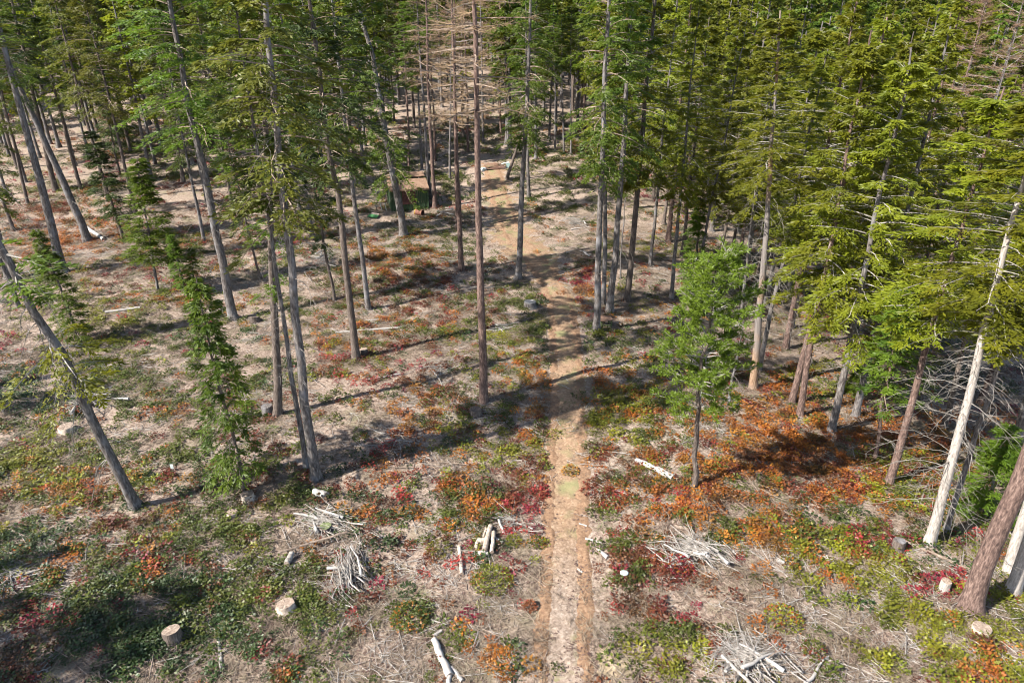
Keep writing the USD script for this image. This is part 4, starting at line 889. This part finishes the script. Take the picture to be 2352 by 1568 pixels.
fork, fo = log('forked_log', [(997, 1472), (1014, 1512), (1034, 1556)], 15, 'log_white', 'thick white forked log at the bottom edge left of the track', end=1.25, knots=4)
log('arm', [(1026, 1536), (1042, 1540), (1062, 1566)], 11, 'log_white', None, parent=fork, base=fo, end=.8, knots=1)
log('arm', [(1033, 1550), (1030, 1568), (1034, 1590)], 12, 'log_white', None, parent=fork, base=fo, end=.9, knots=1)
LOGS = [('log', [(996, 1462), (1014, 1450)], 8, 'log_white', 'short pale log end just above the forked white log', {}),
        ('log', [(1460, 1059), (1500, 1076), (1546, 1100)], 11, 'log_white', 'thick white log lying right of the track, wider at its near end', dict(end=1.5, knots=3)),
        ('log', [(1127, 1216), (1119, 1245), (1112, 1273)], 11, 'log_bark', 'longest brown log of the small stack left of the track', dict(lift=.16)),
        ('log', [(1134, 1230), (1132, 1255), (1130, 1277)], 9, 'log_bark', 'right-hand log of the small stack, shaded on its right side', dict(lift=.14)),
        ('log', [(1117, 1216), (1110, 1238)], 7, 'log_bark', 'short log leaning at the upper left of the small stack', dict(lift=.02)),
        ('log', [(1097, 1243), (1118, 1244)], 11, 'log_bark', 'crosswise log at the back of the small stack', {}),
        ('log', [(1095, 1247), (1093, 1263)], 9, 'log_bark', 'stubby log at the left end of the small stack', {}),
        ('log', [(1097, 1274), (1119, 1273)], 12, 'log_white', 'pale crosswise log at the front of the small stack', {}),
        ('log', [(1137, 1237), (1155, 1249)], 7, 'log_white', 'short white piece at the right end of the small stack', {}),
        ('log', [(1140, 1183), (1159, 1228)], 6, 'log_white', 'slim white log above the small stack', {}),
        ('log', [(1055, 1257), (1058, 1288), (1061, 1320)], 9, 'log_bark', 'two-tone peeling log left of the small stack', dict(knots=3)),
        ('log', [(1345, 1236), (1382, 1247)], 6, 'log_white', 'white split log in the right wheel rut', dict(end=.5)),
        ('log', [(1372, 1260), (1396, 1283)], 6, 'log_white', 'white log with flared end at the right edge of the track', dict(end=1.9)),
        ('log', [(1327, 1307), (1338, 1315)], 4, 'log_white', 'tiny white billet in the middle of the track', {}),
        ('log', [(1330, 1203), (1348, 1209)], 3.5, 'log_white', 'thin pale stick lying across the right wheel rut', dict(category='branch')),
        ('fallen_branch', [(1703, 1253), (1760, 1290), (1800, 1317), (1854, 1367)], 5, 'dead_wood', 'long thin white branch slanting below the red shrubs', dict(category='branch', end=.4, twigs=12)),
        ('fallen_branch', [(1777, 1381), (1822, 1412), (1864, 1441), (1910, 1467)], 4, 'dead_wood', 'straight white branch on bare ground at lower right', dict(category='branch', end=.9, twigs=6)),
        ('fallen_tree', [(2066, 1240), (2133, 1270), (2244, 1317), (2331, 1361)], 8, 'dead_wood_brown', 'long grey fallen trunk passing behind the thickest reddish tree', dict(category='fallen tree', end=.8, twigs=22)),
        ('fallen_branch', [(2062, 1119), (2140, 1176)], 3.5, 'dead_wood', 'thin pale pole lying left of the long pale trunk', dict(category='branch', twigs=5)),
        ('fallen_tree', [(1857, 1159), (1925, 1182), (1990, 1208)], 6, 'dead_wood_brown', 'brownish fallen stem below the shaded red shrubs', dict(category='fallen tree', end=.5, twigs=10)),
        ('fallen_branch', [(1978, 1405), (2029, 1403)], 4, 'dead_wood_brown', 'short straight branch left of the yellow shrub patch', dict(category='branch')),
        ('fallen_branch', [(1968, 1475), (1940, 1500), (1906, 1521)], 4.5, 'dead_wood_brown', 'crooked brown branch at the right end of the lower brush heap', dict(category='branch', twigs=6)),
        ('fallen_branch', [(-6, 1095), (104, 1078)], 3, 'dead_wood', 'thin white pole at the left edge among yellow shrubs', dict(category='branch', twigs=3)),
        ('fallen_branch', [(470, 1339), (598, 1290)], 3, 'dead_wood', 'long thin stick lying over the olive shrubs at left', dict(category='branch', twigs=4)),
        ('log', [(502, 1461), (506, 1500), (511, 1545)], 8, 'dead_wood', 'grey post-like log beside the dark shrubs at the bottom left', {}),
        ('log', [(299, 1338), (349, 1334)], 7, 'cut_face', 'short pale log under the orange shrubs at left', {}),
        ('log', [(242, 719), (323, 709)], 6, 'log_white', 'pale fallen log with a black shadow between the young firs', dict(twigs=6)),
        ('log', [(363, 696), (403, 689)], 5, 'bark_dark', 'dark short log below the bright young fir', {}),
        ('fallen_branch', [(770, 765), (850, 759), (926, 753)], 4, 'log_white', 'long straight white pole behind the dark brown fir', dict(category='branch')),
        ('fallen_branch', [(841, 736), (871, 735)], 3, 'log_white', 'short white stick behind the dark brown fir', dict(category='branch')),
        ('log', [(841, 874), (880, 868), (919, 860)], 5, 'log_white', 'white broken log left of the tall centre larch', dict(twigs=5)),
        ('log', [(198, 524), (239, 553)], 8, 'log_white', 'pale fallen log at the foot of the leaning grey fir', {}),
        ('fallen_branch', [(598, 1374), (640, 1320), (655, 1307), (709, 1290)], 6, 'dead_wood', 'twisted white branch left of the big brush heap', dict(category='branch', twigs=10, wob=.8)),
        ('fallen_tree', [(640, 1284), (706, 1263), (800, 1236)], 5, 'dead_wood_brown', 'slim trunk lying across the big left brush heap', dict(category='fallen tree', lift=.3, twigs=8)),
        ('log', [(722, 1136), (752, 1143)], 17, 'log_white', 'white split log chunk below the paired trunks', dict(knots=0)),
        ('log', [(660, 1302), (672, 1280)], 13, 'dead_wood', 'upright-leaning grey log end by the twisted white branch', dict(lift=.1)),
        ('log', [(1783, 1288), (1800, 1292)], 8, 'log_white', 'small white chunk under the long thin white branch', {}),
        ('fallen_branch', [(1655, 1518), (1700, 1562), (1740, 1600)], 8, 'dead_wood', 'thick grey pole running down the left of the lower brush heap', dict(category='branch', lift=.25)),
        ('fallen_branch', [(1845, 1268), (1860, 1275)], 3, 'dead_wood', 'tiny white stick right of the long thin white branch', dict(category='branch')),
        ('fallen_branch', [(1398, 1487), (1420, 1520), (1440, 1562)], 3.5, 'dead_wood_brown', 'bare stick lying over the pale sand patch', dict(category='branch')),
        ('fallen_branch', [(1125, 1392), (1190, 1412)], 2.5, 'dead_wood', 'thin curved white twig on bare grass above the lone red bush', dict(category='branch')),
        ('fallen_branch', [(1185, 1314), (1220, 1292)], 4, 'dead_wood', 'pale stick pointing at the track beside the broad green bush', dict(category='branch'))]
for nm, pts, d, lk, lab, kw in LOGS: log(nm, pts, d, lk, lab, **kw)

def stump(px, py, rpx, h, bark, top, label, tilt=(0, 0), seed=0, rough=.12):
    c = P(px, py); R = rpx * depth_of(c) / 1568; r = np.random.default_rng(seed + int(px)); n = 20
    a = np.linspace(0, 2 * np.pi, n, endpoint=False)
    lob = 1 + rough * meshkit.fbm(np.stack([np.cos(a) * 2, np.sin(a) * 2, np.full(n, px)], -1), 3, int(px)) * 2 - rough
    rings = []
    for z, k in ((-.15, 1.45), (.0, 1.35), (.12 * h, 1.18), (.4 * h, 1.03), (.95 * h, 1.0), (h, .96)):
        w = (1 + (lob - 1) * (2.2 if z < .1 * h else 1))
        q = np.stack([R * k * w * np.cos(a), R * k * w * np.sin(a), np.full(n, z)], -1)
        if z > .3 * h: q[:, 2] += q[:, 0] * tilt[0] + q[:, 1] * tilt[1] + r.normal(0, .01, n)
        rings.append(q)
    v = np.vstack(rings); i, j = np.meshgrid(np.arange(5), np.arange(n), indexing='ij')
    q = np.stack([i * n + j, i * n + (j + 1) % n, (i + 1) * n + (j + 1) % n, (i + 1) * n + j], -1).reshape(-1, 4)
    x = xf('stump', loc=c); tag(x, label, 'stump')
    obj('bark', (v, np.vstack([q[:, [0, 1, 2]], q[:, [0, 2, 3]]])), bark, x, smooth=50)
    t = rings[-1]; cc = t.mean(0) - [0, 0, .004]; mid = cc + (t - cc) * .5 + r.normal(0, .006, (n, 3))
    tv = np.vstack([cc[None], mid, t]); tf = [[0, 1 + k, 1 + (k + 1) % n] for k in range(n)]
    tf += [[1 + k, 1 + n + k, 1 + n + (k + 1) % n] for k in range(n)] + [[1 + k, 1 + n + (k + 1) % n, 1 + (k + 1) % n] for k in range(n)]
    obj('cut_top', (tv, np.array(tf)), top, x)
for a in [(1217, 706, 14, .45, 'bark_grey', 'log_white', 'white-topped stump at the left edge of the track'), (2060, 1262, 13, .5, 'bark_dark', 'bark_grey', 'dark weathered stump left of the long grey fallen trunk'),
          (2252, 1450, 19, .22, 'log_bark', 'cut_face', 'broad pale stump inside the yellow shrub patch'), (400, 1470, 20, .5, 'bark_dark', 'cut_face', 'large shaded stump among dark shrubs at lower left', (.1, -.2)),
          (658, 1398, 20, .3, 'log_bark', 'cut_face', 'tan flat stump left of the lower end of the big brush heap', (.15, -.15)), (2166, 1356, 11, .5, 'bark_pale', 'cut_face', 'pale upright stump left of the thickest reddish tree'),
          (586, 738, 12, .35, 'bark_dark', 'cut_face', 'round low stump right of the big straight fir', (0, -.4)), (616, 950, 12, .5, 'bark_grey', 'bark_grey', 'grey stump at the foot of the dark straight fir'),
          (836, 815, 9, .4, 'bark_dark', 'cut_face', 'small stump touching the dark brown fir'), (1093, 952, 13, .35, 'bark_dark', 'bark_dark', 'dark rotten stump just below the tall centre larch'),
          (155, 990, 17, .3, 'log_bark', 'cut_face', 'flat brown stump under the big leaning fir'), (750, 1222, 13, .35, 'bark_dark', 'mossy_wood', 'mossy dark stump inside the big left brush heap'),
          (570, 1146, 14, .3, 'log_bark', 'dead_wood_brown', 'brown crumbling stump at the foot of the slim tall young fir'), (534, 1184, 12, .2, 'log_bark', 'cut_face', 'low pale stump among shrubs left of the brown crumbling stump')]:
    stump(*a)
c = P(1433, 1325)
import trimesh
s_ = trimesh.creation.icosphere(2, .14); v_ = s_.vertices * (1 + .35 * (meshkit.fbm(s_.vertices * 9, 3, 4)[:, None] - .5)) * [1.2, .9, .6]
tag(obj('stone', (v_ + c + [0, 0, .22], s_.faces), 'paint_white', smooth=True), 'small pale stone showing among the red shrubs right of the track', 'stone')

# ------------------------------------------------------------------ brush heaps
def heap(px, py, rx, ry, n, h, lk, label, fan=None, parts=36, lmin=.5, lmax=2.4, rmax=.035, seed=0, fine=1.0):
    c = P(px, py); w = rx * depth_of(c) / 1568; dd = np.linalg.norm(P(px, py + ry) - P(px, py - ry)) / 2
    r = np.random.default_rng(seed + int(px)); x = xf('brush_heap', loc=c); tag(x, label, 'brush heap')
    def stick(L, R, k=6):
        q = abs(r.normal(0, .48)); a = r.uniform(0, 6.28)
        p0 = np.array([w * q * math.cos(a), dd * q * math.sin(a)])
        th = r.uniform(0, np.pi) if fan is None else (fan + r.normal(0, .35) if r.random() < .55 else r.uniform(0, np.pi))
        d = np.array([math.cos(th), math.sin(th)]) * L / 2; s = np.linspace(-1, 1, k)[:, None]
        xy = p0 + d * s + np.cumsum(r.normal(0, .02 * L, (k, 2)), 0)
        rr = np.clip(1 - ((xy[:, 0] / w) ** 2 + (xy[:, 1] / dd) ** 2), 0, 1) ** .6
        lay = r.uniform(.15, 1.0)
        z = lie(xy[:, 0] + c[0], xy[:, 1] + c[1]) - c[2] + .03 + h * lay * rr.mean() * .8 + r.normal(0, .16) * s[:, 0] * L * .5 + h * .12 * (rr - rr.mean())
        z = np.maximum(z, lie(xy[:, 0] + c[0], xy[:, 1] + c[1]) - c[2] + .015)
        return np.column_stack([xy, z]), R * np.linspace(1, .35, k)
    rest = []
    for i in range(5 if h > .3 else 0):
        p, rr = stick(r.uniform(.8, 1.7), r.uniform(.05, .085)); p[:, 2] += .06
        obj('broken_limb', tubes(p[None], rr[None], 8, caps=True), 'log_white', x, smooth=60)
    for i in range(n):
        big = i < parts
        L = r.uniform(lmin * 1.6, lmax) if big else r.uniform(lmin * .5, lmax * .6)
        p, rr = stick(L, r.uniform(.45, 1) * rmax if big else r.uniform(.12, .38) * rmax)
        m = tubes(p[None], rr[None], 6 if big else 4, caps=big)
        if big: obj('branch', m, lk if r.random() < .75 else 'dead_wood_brown', x, smooth=60)
        else: rest.append(m)
    tag(obj('twigs', join(rest), lk, x), kind='stuff')
for a in [(1590, 1272, 112, 46, 300, .65, 'dead_wood', 'white fan-shaped brush heap right of the track with a red bush in it', 2.2, 46), (1715, 1515, 140, 75, 520, .45, 'dead_wood', 'wide grey brush heap at the bottom edge right of the track', None, 60),
          (745, 1205, 85, 45, 260, .4, 'dead_wood', 'upper left brush heap around the mossy stump', 2.6, 40), (800, 1320, 52, 80, 240, .5, 'dead_wood', 'tall-angled brush heap below the upper left one', 2.0, 40),
          (215, 925, 75, 32, 200, .6, 'dead_wood', 'shaded brush heap behind the big leaning fir', None, 24), (745, 605, 45, 40, 220, 1.0, 'dead_wood', 'tangled grey brush heap left of the grey mottled fir', None, 24),
          (1322, 515, 42, 20, 160, .6, 'dead_wood', 'pale brush heap at the right of the track bend', None, 20), (1146, 753, 25, 10, 40, .3, 'log_white', 'little heap of white sticks right of the tall centre larch', .3, 12),
          (1010, 845, 62, 42, 130, .12, 'dead_wood', 'loose spread of bleached chips and sticks left of the tall centre larch', .6, 24), (35, 1320, 65, 50, 120, .2, 'dead_wood', 'scattered bluish-grey sticks in shade at the left edge', None, 22),
          (1330, 598, 42, 36, 220, 1.1, 'dead_wood_brown', 'twiggy dead bush heap beside the tree cluster', None, 14), (1172, 1196, 20, 16, 90, .3, 'dead_wood', 'fine tangle of twigs above the small log stack', None, 8),
          (1030, 492, 24, 9, 70, .7, 'dead_wood_brown', 'torn-up root tangle beside the rusty drum', None, 12), (900, 1010, 90, 40, 90, .1, 'dead_wood', 'thinly strewn pale sticks right of the paired trunks', None, 24)]:
    heap(*a[:8], fan=a[8], parts=a[9])

# ------------------------------------------------------------------ the shed and the things around it
FL, FR = P(900.3, 486), P(984.5, 478)
ang = math.atan2(FR[1] - FL[1], FR[0] - FL[0]); Wd = float(np.hypot(*(FR - FL)[:2])); Dp = 2.9
shed = xf('shed', loc=(FL[0], FL[1], min(FL[2], FR[2]) - .05), rz=math.degrees(ang))
tag(shed, 'small green wooden shed with a needle-covered broken roof at the edge of the wood', 'shed')
r = np.random.default_rng(9)
def boards_along(x0, x1, z1f, y, t, axis=0, n=20, tilt=.0):
    parts = []; e = np.linspace(x0, x1, n + 1)
    for i in range(n):
        g = r.uniform(.006, .016); o = r.uniform(-.012, .012); a, b = e[i] + g, e[i + 1] - g; zt = z1f((a + b) / 2) + r.uniform(-.03, 0)
        parts.append(box((a, y + o, 0), (b, y + o + t, zt)) if axis == 0 else box((y + o, a, 0), (y + o + t, b, zt)))
    return join(parts)
roofz = lambda y: 2.25 + .27 * y
obj('front_wall', boards_along(0, Wd, lambda x: 2.2, 0, .03, 0, 22), 'shed_green', shed)
obj('left_wall', boards_along(.04, Dp, roofz, 0, .03, 1, 16), 'shed_green', shed)
obj('right_wall', boards_along(.04, Dp, roofz, Wd - .03, .03, 1, 16), 'shed_green', shed)
obj('back_wall', boards_along(.04, Wd - .04, lambda x: roofz(Dp) - .04, Dp - .03, .03, 0, 20), 'shed_green', shed)
for a in (0, Wd):
    for b in (0, Dp): obj('corner_post', box((a - .05, b - .05, 0), (a + .05, b + .05, roofz(b) - .02)), 'shed_green', shed)
obj('hatch', box((Wd * .30, -.05, .75), (Wd * .66, -.012, 2.05)), 'shed_brown', shed)
obj('hatch_frame', join([box((Wd * .30 - .06, -.06, .69), (Wd * .66 + .06, -.014, .747)), box((Wd * .30 - .06, -.06, 2.053), (Wd * .66 + .06, -.014, 2.11))]), 'shed_brown', shed)
obj('inner_floor', box((.05, .05, .0), (Wd - .05, Dp - .05, .04)), 'dark_inside', shed)
def roof_slab(y0, y1, z0, z1, x0, x1, seed, drop=0):
    n, m = 26, 12; xs, ys = np.linspace(x0, x1, n), np.linspace(0, 1, m); X, T = np.meshgrid(xs, ys)
    e = .10 * (meshkit.fbm(np.stack([X * 1.5, T * 0 + seed, T * 0], -1), 3, seed) - .5)
    Y = y0 + (y1 - y0) * T + e * (np.abs(T - .5) * 2) ** 4 * 2; Z = z0 + (z1 - z0) * T + .06 * (meshkit.fbm(np.stack([X * 2.2, Y * 2.2, T * 0], -1), 3, seed + 1) - .5) - drop * (X / Wd) * T
    top = np.stack([X, Y, Z + .07], -1).reshape(-1, 3); bot = np.stack([X, Y, Z], -1).reshape(-1, 3)
    i, j = np.meshgrid(np.arange(m - 1), np.arange(n - 1), indexing='ij'); q = np.stack([i * n + j, i * n + j + 1, (i + 1) * n + j + 1, (i + 1) * n + j], -1).reshape(-1, 4)
    f = np.vstack([q[:, [0, 1, 2]], q[:, [0, 2, 3]]]); N = n * m
    edge = np.concatenate([np.arange(n), np.arange(1, m) * n + n - 1, (m - 1) * n + np.arange(n - 2, -1, -1), np.arange(m - 2, 0, -1) * n])
    e2 = np.roll(edge, -1); side = np.vstack([np.stack([edge, edge + N, e2 + N], -1), np.stack([edge, e2 + N, e2], -1)])
    return np.vstack([top, bot]), np.vstack([f, f[:, ::-1] + N, side])
obj('front_roof', roof_slab(-.28, 1.72, 2.2, 2.78, -.15, Wd + .12, 2), 'roof_duff', shed, smooth=40)
obj('rear_roof', roof_slab(2.02, 3.05, 2.92, 3.2, -.12, Wd + .10, 5, .05), 'roof_duff', shed, smooth=40)
for k in range(3): obj('rafter', box((.5 + k * Wd * .36, -.1, 0), (.58 + k * Wd * .36, 2.9, .08)), 'paint_white' if k == 1 else 'board_grey', shed).AddTransformOp().Set(Gf.Matrix4d(1).SetRotate(Gf.Rotation(Gf.Vec3d(1, 0, 0), math.degrees(math.atan(.29)))) * Gf.Matrix4d(1).SetTranslate(Gf.Vec3d(0, 0, 2.12)))
obj('fascia', box((-.14, -.30, 2.10), (Wd + .11, -.272, 2.24)), 'roof_duff', shed)

c = P(963, 494); drum = xf('oil_drum', matrix=None, loc=c + [0, 0, .27], rz=-28); tag(drum, 'rusty steel drum lying on its side in front of the shed', 'drum')
def lathe(prof, n=24):
    a = np.linspace(0, 2 * np.pi, n, endpoint=False); prof = np.array(prof); k = len(prof)
    v = np.stack([np.repeat(prof[:, :1], n, 1), prof[:, 1:] * np.cos(a), prof[:, 1:] * np.sin(a)], -1).reshape(-1, 3)
    i, j = np.meshgrid(np.arange(k - 1), np.arange(n), indexing='ij'); q = np.stack([i * n + j, i * n + (j + 1) % n, (i + 1) * n + (j + 1) % n, (i + 1) * n + j], -1).reshape(-1, 4)
    return v, np.vstack([q[:, [0, 1, 2]], q[:, [0, 2, 3]]])
obj('shell', lathe([(-.44, .275), (-.44, .295), (-.42, .29), (-.16, .285), (-.145, .30), (-.13, .285), (.13, .285), (.145, .30), (.16, .285), (.42, .29), (.44, .297), (.44, .28), (.30, .272), (-.40, .272)]), 'rusty_steel', drum, smooth=40)
obj('closed_end', lathe([(-.425, .001), (-.425, .277)]), 'drum_yellow', drum)
obj('yellow_band', lathe([(-.43, .2985), (-.30, .2915)]), 'drum_yellow', drum, smooth=True)

def board(x, name, L, W, T, at, rz, look_, tilt=0.0, roll=0.0):
    m = obj(name, box((-L / 2, -W / 2, 0), (L / 2, W / 2, T)), look_, x)
    m.AddTransformOp().Set(Gf.Matrix4d(1).SetRotate(Gf.Rotation(Gf.Vec3d(1, 0, 0), roll)) * Gf.Matrix4d(1).SetRotate(Gf.Rotation(Gf.Vec3d(0, 1, 0), tilt)) * Gf.Matrix4d(1).SetRotate(Gf.Rotation(Gf.Vec3d(0, 0, 1), rz)) * Gf.Matrix4d(1).SetTranslate(Gf.Vec3d(*map(float, at))))
c = P(1138, 388); bs = xf('board_pile', loc=c); tag(bs, 'pile of reddish boards between white and turquoise scraps in the far clearing', 'board pile')
for k in range(5): board(bs, 'board', 2.3 + .2 * (k % 2), .2, .04, (-.1, -.45 + .24 * k, .12 + .08 * k), 4 + 3 * ((k * 7) % 3), 'board_red', -3 + k)
def crumple(R, seed, sx=1., sz=.6):
    m = trimesh.creation.icosphere(3, R); d = meshkit.fbm(m.vertices / R * 2.2, 4, seed)
    return m.vertices * (1 + .9 * (d[:, None] - .5)) * [sx, .8, sz] + [0, 0, R * .4], m.faces
x = xf('plastic_scrap', loc=P(1111, 392)); tag(x, 'crumpled white scrap at the left end of the reddish boards', 'scrap'); obj('sheet', crumple(.38, 3), 'paint_white', x)
x = xf('plastic_scrap', loc=P(1167, 387)); tag(x, 'bent turquoise-white sheet at the right end of the reddish boards', 'scrap')
look('paint_turquoise', [(.3, (.30, .50, .52)), (.6, (.50, .68, .68)), (.8, (.66, .80, .78))], scale=5)
board(x, 'sheet', .7, .5, .02, (0, 0, .35), 75, 'paint_turquoise', 62); board(x, 'sheet', .9, .3, .02, (-.35, .1, .62), 12, 'paint_white', -12)
x = xf('painted_board', loc=P(857, 500)); tag(x, 'bright green board lying flat left of the shed', 'board'); board(x, 'panel', 1.0, .55, .03, (0, 0, .16), -12, 'paint_green', 4, 14); board(x, 'panel', .8, .35, .03, (.1, .5, .22), -12, 'board_grey', 4, 14)
x = xf('post', loc=P(867, 496)); tag(x, 'thin dark post with a pale cap beside the bright green board', 'post'); obj('shaft', box((-.05, -.05, -.2), (.05, .05, .95)), 'bark_dark', x); obj('cap', box((-.13, -.13, .952), (.13, .13, 1.02)), 'board_grey', x)
x = xf('trestle', loc=P(881, 484)); tag(x, 'small whitish wooden trestle at the left corner of the shed', 'trestle')
for k in (0, 1): board(x, 'leg', .9, .07, .05, (-.2 + .45 * k, -.1, .38), 80, 'paint_white', 68)
board(x, 'top_bar', .9, .09, .05, (0, 0, .78), 8, 'board_grey', 5)

c = P(1395, 752); bench = xf('bench', loc=c, rz=8); tag(bench, 'low rustic wooden bench between the trunks of the tree cluster', 'bench')
for k in range(3): obj('plank', box((-.55, -.06 + .27 * k, .50), (.35, .19 + .27 * k, .55)), 'bench_wood', bench)
for a in (-.45, .22):
    for b in (.02, .62): obj('leg', box((a, b, -.1), (a + .10, b + .10, .497)), 'mossy_wood', bench)
obj('rail', box((-.50, .03, .10), (.34, .10, .17)), 'mossy_wood', bench)

x = xf('marker_stake', loc=P(398, 1082)); tag(x, 'small white marker stake standing left of the slim tall young fir', 'stake')
obj('stake', box((-.02, -.015, -.15), (.02, .015, .40)), 'board_grey', x); obj('plate', box((-.07, -.024, .16), (.07, -.016, .40)), 'paint_white', x)
